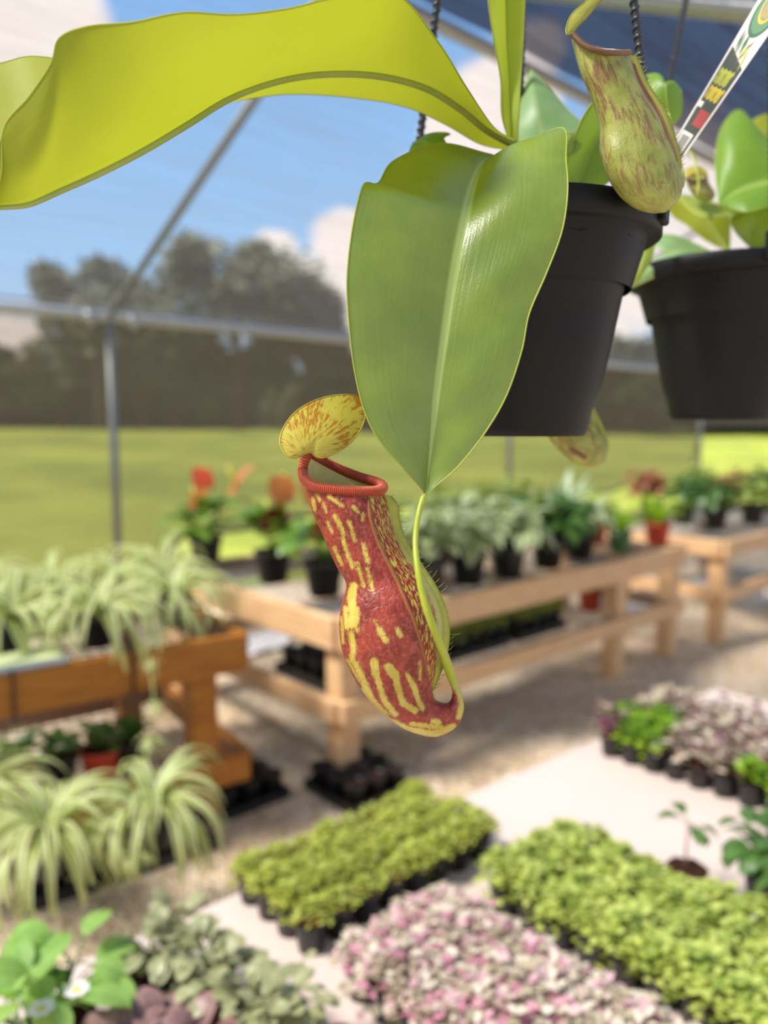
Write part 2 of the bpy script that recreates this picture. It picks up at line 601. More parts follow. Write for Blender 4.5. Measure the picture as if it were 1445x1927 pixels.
def tree(px, top_y, d, wpx, var, label, group='trees beyond the lawn'):
    base = P(px, 812, d)
    ht = P(px, top_y, d).z - base.z
    base.z -= .2
    e = empty('tree', base, label, 'tree', group, rz=random.uniform(0, 6))
    hs = ht / 10.0
    ws = (wpx / 2 * d / F_PX) / (4.2, 4.6, 3.6, 5.0, 5.0)[var]
    fo = inst('foliage', TV[var][0], e, sc=(ws, ws, hs))
    tag(fo, kind='stuff')
    inst('trunk', TV[var][1], e, sc=(ws, ws, hs))


for a_ in ((190, 415, 44, 230, 0, 'dark round tree crown left of the leaning roof pipe'),
           (450, 405, 46, 350, 1, 'broad dark tree standing right of the leaning roof pipe'),
           (330, 545, 47, 190, 2, 'lower dark tree between the two tall round crowns'),
           (585, 490, 48, 170, 0, 'smaller tree with drooping side at the edge of the cloud'),
           (20, 655, 50, 260, 1, 'low tree at the far left edge of the lawn'),
           (120, 600, 52, 220, 2, 'low tree under the dark round crown at left'),
           (270, 640, 45, 170, 1, 'pale trunked tree behind the left half of the lawn'),
           (700, 620, 50, 260, 2, 'tree hidden partly behind the big hanging leaf'),
           (860, 640, 52, 260, 0, 'tree behind the near black hanging pot'),
           (1010, 650, 52, 260, 1, 'tree seen below the near black hanging pot'),
           (1180, 600, 50, 240, 2, 'tree in the gap between the two hanging pots'),
           (1330, 640, 52, 260, 0, 'tree behind the far black hanging pot'),
           (1480, 640, 54, 260, 1, 'tree at the far right edge behind the pots'),
           (-120, 600, 50, 300, 0, 'tree just past the left edge of the lawn')):
    tree(*a_)
NTH = 'first second third fourth fifth sixth seventh eighth ninth tenth eleventh twelfth thirteenth fourteenth fifteenth sixteenth'.split()
for k in range(16):
    tree(-30 + 100 * k, 655 + 28 * math.sin(k * 2.3), 56 + (k % 3) * 2, 190, 3 + k % 2, 'bushy low tree in the dark belt behind the lawn, %s from the left edge' % NTH[k], 'low trees in the belt behind the lawn')

# ------------------------------------------------------------------ timber benches
def bench(name, label, corner, lenA, lenB, top, wood, yaw=None, low=.30, posts_a=(0,), rail_h=.125, low_h=.085, mesh_step=.045, straps=()):
    """open timber bench: corner = front left top corner; runs lenA along the house and lenB away"""
    a_ = A if yaw is None else Vector((math.cos(yaw), math.sin(yaw), 0))
    b_ = Vector((-a_.y, a_.x, 0))
    c0 = Vector((corner.x, corner.y, 0))
    e = empty(name, c0, label, 'bench')
    q = lambda i, j, z: c0 + a_ * i + b_ * j + Z * z
    rt = .042
    def beam(nm, p0, p1, w, h):
        mb = MB(); mb.beam(p0, p1, w, h, ch=.004); return mb.build(nm, wood, e, smooth=False)
    zt = top - rail_h / 2
    for j in (0, lenB):
        beam('top_rail', q(0, j, zt), q(lenA, j, zt), rt, rail_h)
        beam('lower_rail', q(0, j, low), q(lenA, j, low), rt, low_h)
    for i in (0, lenA):
        beam('top_rail', q(i, rt / 2, zt), q(i, lenB - rt / 2, zt), rt, rail_h)
        beam('lower_rail', q(i, rt / 2, low), q(i, lenB - rt / 2, low), rt, low_h)
    for i in posts_a:
        for j in (.06, lenB - .06):
            ii = min(max(i, .06), lenA - .06)
            mb = MB(); mb.box(q(ii, j, (top - .01) / 2), (.047, .047, (top - .01) / 2), (a_, b_, Z), .004)
            mb.build('post', wood, e, smooth=False)
    for z_ in (top - .012, low + low_h / 2 - .006):
        mb = MB()
        k = int(lenA / mesh_step)
        for i in range(1, k):
            mb.tube([q(lenA * i / k, .02, z_), q(lenA * i / k, lenB - .02, z_)], .003, 4)
        k = int(lenB / mesh_step)
        for j in range(1, k):
            mb.tube([q(.02, lenB * j / k, z_ + .003), q(lenA - .02, lenB * j / k, z_ + .003)], .003, 4)
        o = mb.build('wire_mesh', M['galv_dull'], e)
        tag(o, kind='stuff')
    for i in straps:
        mb = MB()
        w, y0, y1, z0, z1 = .011, -rt / 2 - .004, rt / 2 + .004, top - rail_h - .004, top + .004
        for (ya, za, yb, zb) in ((y0, z0, y0, z1), (y1, z0, y1, z1), (y0, z0, y1, z0), (y0, z1, y1, z1)):
            mb.beam(q(i, ya, za), q(i, yb, zb), .022, .005, up=a_, ch=0)
        mb.build('strap', M['black_plastic'], e, smooth=False)
    return e, q


TOP = .68
midB, mq = bench('timber_bench', 'long pale timber bench whose corner post stands behind the red pitcher', G(640, 1165, TOP), 2.66, 1.45, TOP, M['wood'], low=.31, posts_a=(0, 2.0, 2.66))
_c = G(0, 1268, TOP); _d = G(462, 1190, TOP)
YB = math.atan2(_d.y - _c.y, _d.x - _c.x)
ab = Vector((math.cos(YB), math.sin(YB), 0))
_cor = _d - ab * 1.75
brB, bq = bench('timber_bench', 'brown stained timber bench with black ties carrying the upper spider plants', _cor, 1.75, .95, TOP, M['wood_brown'], yaw=YB, low=.20,
                posts_a=(.1, 1.60), rail_h=.13, low_h=.10, straps=((G(45, 1300, TOP) - _cor).dot(ab) , (G(255, 1235, TOP) - _cor).dot(ab)))
thB, tq = bench('timber_bench', 'far timber bench at right with its own corner post behind the gravel path', G(1365, 1018, TOP), 2.4, 1.3, TOP, M['wood'], low=.33, posts_a=(0, 2.4), rail_h=.11)

# white table in front
ZW = .42
w0, w1 = G(280, 1750, ZW), G(1110, 1395, ZW)
wa = (w1 - w0).normalized()
wb = Vector((wa.y, -wa.x, 0))
e = empty('display_table', (w0 + wa * .7 + wb * .6) * 1.0, 'low white topped table holding the trays of small plants', 'table')
e.location.z = 0
wq = lambda i, j, z: w0 - Z * ZW + wa * i + wb * j + Z * z
mb = MB(); mb.box(wq(.75, .62, ZW - .012), (1.45, .62, .012), (wa, wb, Z), .005)
mb.build('table_top', M['white_table'], e, smooth=False)
for i in (-.6, 2.1):
    for j in (.08, 1.16):
        mb = MB(); mb.box(wq(i, j, (ZW - .024) / 2), (.03, .03, (ZW - .024) / 2), (wa, wb, Z), .003)
        mb.build('leg', M['wood'], e, smooth=False)
for j in (.08, 1.16):
    mb = MB(); mb.beam(wq(-.6, j, ZW - .064), wq(2.1, j, ZW - .064), .04, .08); mb.build('apron', M['wood'], e, smooth=False)

# ------------------------------------------------------------------ hanging pitcher plants
LM = {
    'glossy': leaf_mat('leaf_glossy', '#526e12', '#768c20', '#98ae18', .20, .34, 22, rib='#9db45c', spec=1.0, bs=.22),
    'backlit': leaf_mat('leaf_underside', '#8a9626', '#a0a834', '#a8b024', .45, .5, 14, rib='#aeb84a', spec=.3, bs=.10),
    'bright': leaf_mat('leaf_bright', '#93a844', '#aab955', '#bccb3c', .45, .42, 20, rib='#a9bf55', spec=.4, bs=.08),
    'pale': leaf_mat('leaf_pale', '#7ba36a', '#93b57c', '#a3c24a', .35, .4, 20, rib='#a9c58a', spec=.4, bs=.08),
    'mid': leaf_mat('leaf_mid', '#5f8a2a', '#79a035', '#a6c42a', .40, .42, 20, rib='#9cb85a', spec=.4, bs=.08),
    'edge': leaf_mat('leaf_margin', '#9aa838', '#b2bd4c', '#c2c440', .3, .45, 20),
    'rib': leaf_mat('leaf_midrib', '#8fa04a', '#a5b25c', '#a8b440', .2, .45, 20),
    'edge_red': leaf_mat('leaf_margin_warm', '#8f8a30', '#a39a3c', '#b5a83c', .3, .45, 20),
}


def leaf_sheet(stations, parent, mat, nu=60, nv=14, bulge=0.0, wave=0.0, wfreq=5, ribr=.0012, edge='edge', ripple=0.0, name='leaf', side=-.4, nl=False):
    """blade through left margin / midrib / right margin points; each point = (pixel x, pixel y, distance)"""
    Ls = [tuple(P(*s[0])) for s in stations]
    Ms = [tuple(P(*s[1])) for s in stations]
    Rs = [tuple(P(*s[2])) for s in stations]
    mb = MB()
    rows, uvs, midl, lef, rig = [], [], [], [], []
    for i in range(nu + 1):
        t_ = i / nu
        l, m_, r = Vector(crom(Ls, t_)), Vector(crom(Ms, t_)), Vector(crom(Rs, t_))
        al = Vector(crom(Ms, min(1, t_ + .01))) - Vector(crom(Ms, max(0, t_ - .01)))
        nrm = al.cross((m_ - l) if nl else (r - l))
        nrm = nrm.normalized() if nrm.length > 1e-12 else Vector((0, -1, 0))
        if nrm.dot(m_ - CAM) > 0: nrm = -nrm
        row, uu = [], []
        for j in range(-nv, nv + 1):
            s_ = abs(j) / nv
            end = l if j < 0 else r
            p = m_.lerp(end, s_)
            wid = (end - m_).length
            p = p + nrm * (bulge * wid * 4 * s_ * (1 - s_))
            p = p + nrm * (wave * wid * s_ * s_ * math.sin(wfreq * 2 * PI * t_ + (0 if j < 0 else 1.9)))
            if ripple:
                p = p + nrm * ripple * wid * math.sin(t_ * 34 + s_ * 5 + (0 if j < 0 else 2)) * s_ * (1 - s_)
            row.append(p)
            uu.append((.5 + .5 * j / nv, t_))
        rows.append(row); uvs.append(uu)
        midl.append(m_ + nrm * ribr * side); lef.append(row[0]); rig.append(row[-1])
    mb.grid(rows, uvs=uvs)
    for ed in (lef, rig):
        mb.tube(ed, [.00055 * min(1, .25 + 6 * min(k / nu, 1 - k / nu)) for k in range(nu + 1)], 5, m=1)
    o = mb.build(name, [LM[mat], LM[edge]], parent)
    rb = MB()
    rb.tube(midl, [ribr * (1 - .7 * k / nu) for k in range(nu + 1)], 8)
    rb.build('midrib', LM['rib'], o)
    return o


def hanging_pot(name, label, px, d, group):
    lip = P(px, 440, d) if d < .7 else P(px, 520, d)
    bot = P(px, 822, d - .045) if d < .7 else P(px, 789, d - .06)
    R_ = 252 / F_PX * .6
    zb, zt = bot.z, lip.z
    c = Vector((lip.x, lip.y, zb))
    e = empty(name, c, label, 'hanging plant', group)
    h = zt - zb
    prof = [(0, .003), (.40, .003), (.44, 0), (.50, .0), (.53, .006), (.555, .02), (.62, h * .25), (.695, h * .5), (.765, h * .75),
            (.775, h * .76), (.775, h * .765), (.80, h * .785), (.803, h * .80), (.793, h * .807), (.815, h * .865), (.84, h * .88), (.845, h * .90),
            (.85, h * .935), (.975, h * .935), (1.0, h * .945), (1.0, h * 1.035), (.99, h * 1.05), (.955, h * 1.05), (.95, h * 1.03), (.90, h * .93), (.80, h * .7)]
    mb = MB(); mb.lathe([(r * R_, z) for r, z in prof], 72, c)
    po = mb.build('pot', M['pot_black'], e)
    mb = MB()
    n = 24
    mb.grid([[c + Vector((math.cos(2 * PI * j / n) * R_ * .89 * k / 6, math.sin(2 * PI * j / n) * R_ * .89 * k / 6, h * .90 + .004 * math.sin(j * 2.3 + k * 3))) for j in range(n)] for k in range(7)], True)
    mb.build('soil', M['soil'], e)
    return e, c, R_, h, po


def hanger(e, c, R_, h, azs, top):
    for az in azs:
        a0 = c + Vector((math.cos(az) * R_ * .97, math.sin(az) * R_ * .97, h * 1.03))
        # little tab the wire clips into
        mb = MB()
        rad = Vector((math.cos(az), math.sin(az), 0)); tan = Vector((-rad.y, rad.x, 0))
        mb.box(a0 + Z * .004 + rad * .004, (.0035, .009, .014), (rad, tan, Z), .0015)
        mb.build('hanger_tab', M['pot_black'], e, smooth=False)
        mb = MB()
        n = 60
        dirv = top - a0
        pts = [a0 + dirv * (k / n) + rad * (.006 * math.sin(PI * k / n)) for k in range(n + 1)]
        mb.tube(pts, .0027, 8)
        x = dirv.orthogonal().normalized(); y = dirv.normalized().cross(x)
        turns = int(dirv.length / .0062)
        hp = []
        m_ = turns * 8
        for k in range(m_ + 1):
            f = k / m_
            p = a0 + dirv * f + rad * (.006 * math.sin(PI * f))
            an = 2 * PI * turns * f
            hp.append(p + (x * math.cos(an) + y * math.sin(an)) * .0029)
        mb.tube(hp, .0010, 5)
        mb.build('hanger_wire', M['wire'], e)
    mb = MB()
    hk = [top + Vector((0, 0, -.01))] + [top + Vector((0, 0, .02))] + [top + Vector((.016 * math.cos(k * PI / 6 + PI) + .016, 0, .03 + .016 * math.sin(k * PI / 6))) for k in range(7)]
    mb.tube(hk, .003, 8)
    mb.build('hook', M['wire'], e)


e1, c1, R1, h1, pot1 = hanging_pot('hanging_pitcher_plant', 'near pitcher plant in black hanging pot with red spotted and green pitchers', 980, .60, 'hanging pitcher plants')
top1 = Vector((c1.x, c1.y, roof_z((c1 - O).dot(U)) - .06))
hanger(e1, c1, R1, h1, [math.radians(a_) for a_ in (82, 149, 331)], top1)
e2, c2, R2, h2, pot2 = hanging_pot('hanging_pitcher_plant', 'far pitcher plant in black hanging pot cut off by the right edge', 1372, .83, 'hanging pitcher plants')
top2 = Vector((c2.x, c2.y, roof_z((c2 - O).dot(U)) - .06))
hanger(e2, c2, R2, h2, [math.radians(a_) for a_ in (268, 150, 25)], top2)
# the rail both pots hang from
_u = ((c1 - O).dot(U) + (c2 - O).dot(U)) / 2
mb = MB(); mb.tube([H(-4.2, _u, top1.z + .035), H(4.2, _u, top1.z + .035)], .012, 10); mb.build('hanging_rail', M['galv_dull'], fr)

# --- leaves of the near plant
S = []
for L_, M_, R_ in (((926, 290, .545), (930, 292, .545), (934, 291, .545)),
                   ((832, 272, .53), (907, 309, .507), (1000, 262, .52)),
                   ((742, 303, .50), (890, 350, .481), (1060, 237, .492)),
                   ((712, 341, .475), (880, 388, .467), (1065, 300, .470)),
                   ((684, 347, .448), (872, 425, .458), (1067, 360, .456)),
                   ((664, 425, .440), (860, 480, .453), (1057, 435, .450)),
                   ((653, 520, .436), (850, 540, .450), (1028, 515, .447)),
                   ((656, 600, .436), (840, 607, .449), (996, 590, .446)),
                   ((666, 690, .438), (830, 675, .448), (981, 660, .446)),
                   ((686, 775, .440), (821, 742, .449), (952, 745, .446)),
                   ((716, 832, .441), (815, 802, .451), (912, 815, .446)),
                   ((758, 880, .443), (809, 858, .452), (862, 878, .447)),
                   ((783, 908, .446), (804, 903, .451), (823, 912, .448)),
                   ((799, 929, .449), (800, 932, .449), (802, 931, .449))):
    S.append((L_, M_, R_))
hero_leaf = leaf_sheet(S, e1, 'glossy', nu=110, nv=22, bulge=.06, wave=.02, wfreq=3, ribr=.0009, ripple=.05, side=-.75)
S = []
for L_, M_, R_ in (((968, 262, .565), (968, 268, .57), (972, 284, .575)),
                   ((930, 240, .54), (918, 240, .555), (905, 272, .585)),
                   ((878, 165, .50), (868, 200, .545), (838, 234, .585)),
                   ((825, 80, .46), (800, 160, .535), (760, 200, .58)),
                   ((745, -12, .43), (710, 138, .525), (650, 182, .575)),
                   ((640, -6, .42), (610, 135, .515), (545, 177, .565)),
                   ((540, 17, .415), (520, 149, .505), (465, 186, .55)),
                   ((440, 28, .412), (430, 182, .49), (390, 200, .54)),
                   ((345, 24, .408), (345, 235, .475), (300, 205, .53)),
                   ((250, 42, .405), (262, 285, .462), (205, 165, .525)),
                   ((165, 50, .405), (180, 328, .452), (125, 118, .52)),
                   ((112, 72, .408), (110, 360, .445), (60, 106, .52)),
                   ((96, 120, .412), (55, 384, .440), (10, 117, .52)),
                   ((55, 182, .418), (15, 390, .437), (-50, 135, .515)),
                   ((8, 240, .422), (-30, 392, .435), (-110, 180, .505)),
                   ((2, 330, .426), (-70, 392, .433), (-150, 280, .49)),
                   ((-25, 400, .428), (-110, 390, .432), (-150, 360, .46)),
                   ((-118, 390, .432), (-120, 389, .432), (-122, 388, .432))):
    S.append((L_, M_, R_))
leaf_sheet(S, e1, 'backlit', nu=110, nv=18, bulge=.05, wave=.0, ribr=.0030, ripple=.03, side=.5, nl=True)
S = [((958, 268, .585), (962, 270, .585), (974, 270, .58)), ((944, 215, .575), (960, 215, .58), (976, 215, .57)), ((942, 150, .57), (958, 150, .58), (979, 160, .565)),
     ((932, 90, .56), (954, 90, .58), (984, 80, .56)), ((921, 20, .55), (952, 20, .58), (987, 10, .555)), ((915, -60, .545), (952, -60, .58), (990, -60, .55)),
     ((925, -150, .54), (955, -150, .57), (985, -150, .55)), ((954, -220, .55), (956, -222, .55), (958, -220, .55))]
leaf_sheet(S, e1, 'bright', bulge=.10, ribr=.0008)
S = [((1015, 330, .60), (1020, 332, .60), (1026, 330, .60)), ((976, 268, .64), (1020, 275, .635), (1112, 262, .64)), ((979, 200, .66), (1012, 205, .645), (1066, 205, .66)),
     ((990, 155, .67), (1003, 160, .66), (1028, 160, .67)), ((999, 131, .675), (1000, 130, .675), (1001, 131, .675))]
leaf_sheet(S, e1, 'pale', bulge=.08, ribr=.0009)
S = [((1058, 372, .60), (1062, 374, .60), (1068, 372, .60)), ((1062, 330, .585), (1090, 340, .60), (1125, 355, .61)), ((1075, 275, .575), (1110, 285, .595), (1165, 320, .605)),
     ((1100, 215, .57), (1140, 235, .59), (1190, 270, .60)), ((1130, 180, .57), (1165, 190, .585), (1200, 220, .595)), ((1183, 152, .575), (1185, 152, .575), (1188, 154, .575))]
leaf_sheet(S, e1, 'mid', bulge=.06, ribr=.0009)
S = [((1240, 250, .63), (1244, 252, .63), (1250, 250, .63)), ((1205, 215, .635), (1256, 218, .625), (1278, 222, .635)), ((1195, 170, .64), (1254, 180, .62), (1284, 200, .635)),
     ((1210, 143, .65), (1252, 158, .62), (1282, 172, .64)), ((1235, 148, .65), (1250, 156, .63), (1268, 158, .645))]
leaf_sheet(S, e1, 'mid', bulge=.12, ribr=.0011)
S = [((1045, 300, .57), (1048, 302, .57), (1052, 300, .57)), ((1052, 268, .572), (1064, 275, .57), (1078, 285, .575)), ((1062, 255, .575), (1073, 258, .572), (1084, 262, .577)), ((1083, 250, .578), (1084, 251, .578), (1085, 252, .578))]
leaf_sheet(S, e1, 'bright', nu=24, nv=6, bulge=.1, ribr=.0006)
S = [((860, 296, .575), (862, 298, .575), (864, 300, .575)), ((835, 262, .58), (820, 285, .575), (815, 305, .585)), ((846, 252, .585), (800, 268, .575), (780, 300, .585)), ((815, 250, .59), (785, 268, .58), (770, 292, .585)), ((777, 268, .585), (775, 272, .585), (773, 276, .585))]
leaf_sheet(S, e1, 'mid', nu=30, nv=8, bulge=.1, ribr=.0006)

# --- leaves of the far plant
S = [((1352, 382, .80), (1353, 384, .80), (1354, 386, .80)), ((1346, 300, .83), (1380, 366, .80), (1385, 396, .78)), ((1358, 240, .84), (1405, 356, .80), (1410, 398, .77)),
     ((1392, 206, .85), (1435, 349, .80), (1445, 388, .77)), ((1432, 252, .85), (1470, 345, .80), (1480, 380, .78)), ((1480, 300, .84), (1510, 345, .81), (1515, 365, .79)), ((1538, 345, .81), (1540, 346, .81), (1541, 347, .81))]
leaf_sheet(S, e2, 'mid', bulge=.10, ribr=.0009)
S = [((1420, 392, .81), (1420, 395, .81), (1420, 397, .81)), ((1370, 390, .80), (1368, 397, .79), (1366, 408, .775)), ((1335, 382, .80), (1330, 390, .79), (1330, 411, .77)), ((1305, 370, .81), (1300, 378, .80), (1300, 398, .785)), ((1276, 366, .81), (1276, 368, .81), (1276, 370, .81))]
leaf_sheet(S, e2, 'bright', bulge=.05, ribr=.0008)
S = [((1370, 474, .87), (1371, 476, .87), (1373, 474, .87)), ((1325, 450, .89), (1350, 440, .88), (1374, 440, .885)), ((1295, 425, .90), (1325, 410, .89), (1372, 400, .89)), ((1265, 405, .91), (1290, 385, .90), (1340, 380, .90)), ((1248, 372, .91), (1250, 370, .91), (1252, 369, .91))]
leaf_sheet(S, e2, 'backlit', bulge=.06, ribr=.001)
S = [((1345, 476, .84), (1345, 478, .84), (1345, 480, .84)), ((1300, 455, .85), (1295, 468, .84), (1290, 486, .83)), ((1265, 442, .855), (1255, 455, .845), (1250, 474, .835)), ((1215, 445, .86), (1216, 447, .86), (1217, 449, .86))]
leaf_sheet(S, e2, 'pale', bulge=.08, ribr=.0008)
S = [((1330, 482, .80), (1331, 484, .80), (1332, 486, .80)), ((1280, 468, .80), (1275, 484, .79), (1275, 500, .79)), ((1230, 490, .80), (1228, 505, .79), (1235, 520, .79)), ((1200, 515, .80), (1202, 526, .79), (1208, 532, .79)), ((1186, 540, .795), (1187, 541, .795), (1188, 542, .795))]
leaf_sheet(S, e2, 'pale', bulge=.08, ribr=.0008)
S = [((1418, 474, .80), (1420, 476, .80), (1422, 474, .80)), ((1380, 430, .79), (1415, 440, .80), (1460, 450, .79)), ((1380, 402, .80), (1425, 408, .80), (1480, 415, .80)), ((1400, 375, .82), (1440, 380, .815), (1500, 380, .82)), ((1468, 345, .83), (1470, 345, .83), (1472, 345, .83))]
leaf_sheet(S, e2, 'bright', bulge=.10, ribr=.0009)
S = [((1440, 330, .88), (1442, 332, .88), (1444, 332, .88)), ((1405, 270, .90), (1430, 285, .89), (1470, 300, .90)), ((1415, 228, .90), (1440, 240, .895), (1470, 260, .90)), ((1448, 212, .91), (1449, 212, .91), (1450, 213, .91))]
leaf_sheet(S, e2, 'backlit', bulge=.06, ribr=.0009)
S = [((1230, 395, .76), (1233, 396, .76), (1236, 396, .76)), ((1212, 430, .75), (1222, 432, .74), (1236, 436, .74)), ((1200, 475, .745), (1215, 478, .74), (1228, 480, .74)), ((1196, 512, .745), (1204, 514, .74), (1212, 512, .745)), ((1192, 535, .75), (1193, 537, .75), (1194, 536, .75))]
leaf_sheet(S, e2, 'bright', nu=30, nv=8, bulge=.08, ribr=.0007)


# ------------------------------------------------------------------ pitchers
def pitcher_mat(name, kind):
    m, t, out = new_mat(name)
    tc = t.add('ShaderNodeTexCoord')
    ob, uv = tc.outputs['Object'], tc.outputs['UV']
    pat = t.add('ShaderNodeAttribute', attribute_name='pat').outputs['Fac']
    vent = t.add('ShaderNodeAttribute', attribute_name='vent').outputs['Fac']
    pale = t.add('ShaderNodeAttribute', attribute_name='pale').outputs['Fac']
    fine = t.noise(ob, 420, 4, .6)
    big = t.noise(ob, 90, 4)
    vein = t.add('ShaderNodeTexVoronoi', {'Vector': t.mapv(ob, (1, 1, .6)), 'Scale': 260.0}, feature='DISTANCE_TO_EDGE').outputs['Distance']
    if kind == 'red':
        red = t.mix(t.rng(big, .35, .65), lin('#74241c'), lin('#983a2c'))
        red = t.mix(t.rng(fine, .45, .7, 0, .35), red, lin('#c27c66'))
        yel = t.mix(t.rng(big, .3, .7), lin('#b3a040'), lin('#c6b85a'))
        yel = t.mix(t.rng(fine, .62, .74, 0, .6), yel, lin('#8f5a2a'))
        dist = t.math('ADD', t.math('MULTIPLY', t.noise(t.mapv(ob, (1, 1, .40)), 620, 4, .65), .6), t.math('MULTIPLY', t.noise(t.mapv(ob, (1, 1, .5)), 2000, 2, .6), .4))
        f = t.rng(t.math('ADD', pat, t.math('MULTIPLY', t.math('SUBTRACT', dist, .5), 2.2)), -.22, .42)
        dash = t.noise(t.mapv(uv, (150, 46, 1)), 1.0, 2, .5, .2)
        fv = t.rng(dash, .50, .57)
        vmix = t.mix(fv, lin('#8a2a24'), lin('#bfae45'))
        col = t.mix(f, red, yel)
        col = t.mix(vent, col, vmix)
        col = t.mix(pale, col, t.mix(t.rng(big, .3, .7), lin('#b3b06a'), lin('#b9b653')))
    else:
        g = t.mix(t.rng(big, .3, .7), lin('#8a9440'), lin('#a3a956'))
        st = t.math('ADD', t.math('MULTIPLY', t.noise(t.mapv(uv, (46, 12, 1)), 1.0, 6, .7, .6), .7), t.math('MULTIPLY', t.noise(ob, 55, 3), .3))
        f = t.math('MAXIMUM', t.rng(st, .46, .60, 0, .9), t.rng(vein, .03, .012, 0, .25))
        up = t.add('ShaderNodeSeparateXYZ', {0: uv}).outputs[1]
        f = t.math('MULTIPLY', f, t.rng(up, 0, .9, 1.0, .55))
        col = t.mix(f, g, lin('#7a4a3c'))
        col = t.mix(t.rng(pat, .0, .6), col, lin('#6f4438'))
        col = t.mix(pale, col, lin('#a7a52c'))
    vb = t.math('ADD', t.rng(vein, .0, .12), t.math('MULTIPLY', fine, .8))
    sh = bsdf(t, col, .42, .4, vb, bs=.35 if kind == 'red' else .16, bd=.0006)
    tr = t.add('ShaderNodeBsdfTranslucent', {'Color': col}).outputs[0]
    t.l.new(t.add('ShaderNodeMixShader', {0: .12, 1: sh, 2: tr}).outputs[0], out.inputs[0])
    return m


def rib_mat(name, a, b):
    m, t, out = new_mat(name)
    uv = t.add('ShaderNodeTexCoord').outputs['UV']
    ob = t.add('ShaderNodeTexCoord').outputs['Object']
    w = t.math('SINE', t.math('MULTIPLY', t.add('ShaderNodeSeparateXYZ', {0: uv}).outputs[1], 2 * PI * 150))
    c = t.mix(t.rng(w, -1, 1, 0, .8), lin(a), lin(b))
    c = t.mix(t.rng(t.noise(ob, 120, 3), .5, .8, 0, .5), c, lin(b))
    t.l.new(bsdf(t, c, .30, .5, w, bs=.35, bd=.0006), out.inputs[0])
    return m


M['pit_red'] = pitcher_mat('pitcher_red_spotted', 'red')
M['pit_green'] = pitcher_mat('pitcher_green_veined', 'green')
M['per_red'] = rib_mat('peristome_red', '#8a2c1d', '#c2603f')
M['per_brown'] = rib_mat('peristome_brown', '#5d4132', '#8a6a52')
M['inner'] = plain('pitcher_inside', '#c9c27c', .45, .4, 0, .2, 200, .2, .0005)
M['wing'] = plain('wing_green', '#a8a84a', .55, .3, 0, .3, 260, .5, .0006)
M['wing_red'] = plain('wing_fold', '#8e5a34', .5, .3, 0, .45, 260, .4, .0006)
M['tendril'] = plain('tendril_green', '#9aa52e', .4, .45, 0, .2, 150, .2, .0004)
m, t, out = new_mat('lid_mottled')
ob = t.add('ShaderNodeTexCoord').outputs['Object']
uv = t.add('ShaderNodeTexCoord').outputs['UV']
b_ = t.mix(t.noise(ob, 60, 3), lin('#b9b23a'), lin('#cfc65a'))
mo = t.noise(t.mapv(uv, (34, 9, 1)), 1.0, 4, .6, .5)
mo2 = t.noise(ob, 40, 3)
f_ = t.rng(t.math('ADD', t.math('MULTIPLY', mo, .7), t.math('MULTIPLY', mo2, .45)), .56, .66, 0, .85)
c_ = t.mix(f_, b_, lin('#a8651f'))
sh = bsdf(t, c_, .45, .4, t.noise(ob, 300, 3), bs=.25, bd=.0006)
tr = t.add('ShaderNodeBsdfTranslucent', {'Color': c_}).outputs[0]
t.l.new(t.add('ShaderNodeMixShader', {0: .35, 1: sh, 2: tr}).outputs[0], out.inputs[0])
M['lid'] = m
M['lid_green'] = leaf_mat('lid_green', '#9a9c3c', '#b2b04c', '#b8b83c', .4, .45, 60, specks=('#8a6a34', 420.0, .22))


def ring_interp(ctrl, th):
    """ctrl: (angle deg, x, y, depth offset) closed; periodic cosine-free cubic interpolation"""
    k = len(ctrl)
    a = math.degrees(th) % 360
    for i in range(k):
        a0 = ctrl[i][0]; a1 = ctrl[(i + 1) % k][0] + (360 if i == k - 1 else 0)
        if a0 <= a < a1:
            f = (a - a0) / (a1 - a0)
            p0, p1, p2, p3 = (np.array(ctrl[(i + q) % k][1:], float) for q in (-1, 0, 1, 2))
            return .5 * ((2 * p1) + (p2 - p0) * f + (2 * p0 - 5 * p1 + 4 * p2 - p3) * f * f + (3 * p1 - p0 - 3 * p2 + p3) * f ** 3)
    return np.array(ctrl[0][1:], float)


def seg_dist(X, Y, a, b):
    dx, dy = b[0] - a[0], b[1] - a[1]
    L = dx * dx + dy * dy + 1e-9
    t_ = np.clip(((X - a[0]) * dx + (Y - a[1]) * dy) / L, 0, 1)
    return np.hypot(X - a[0] - t_ * dx, Y - a[1] - t_ * dy)


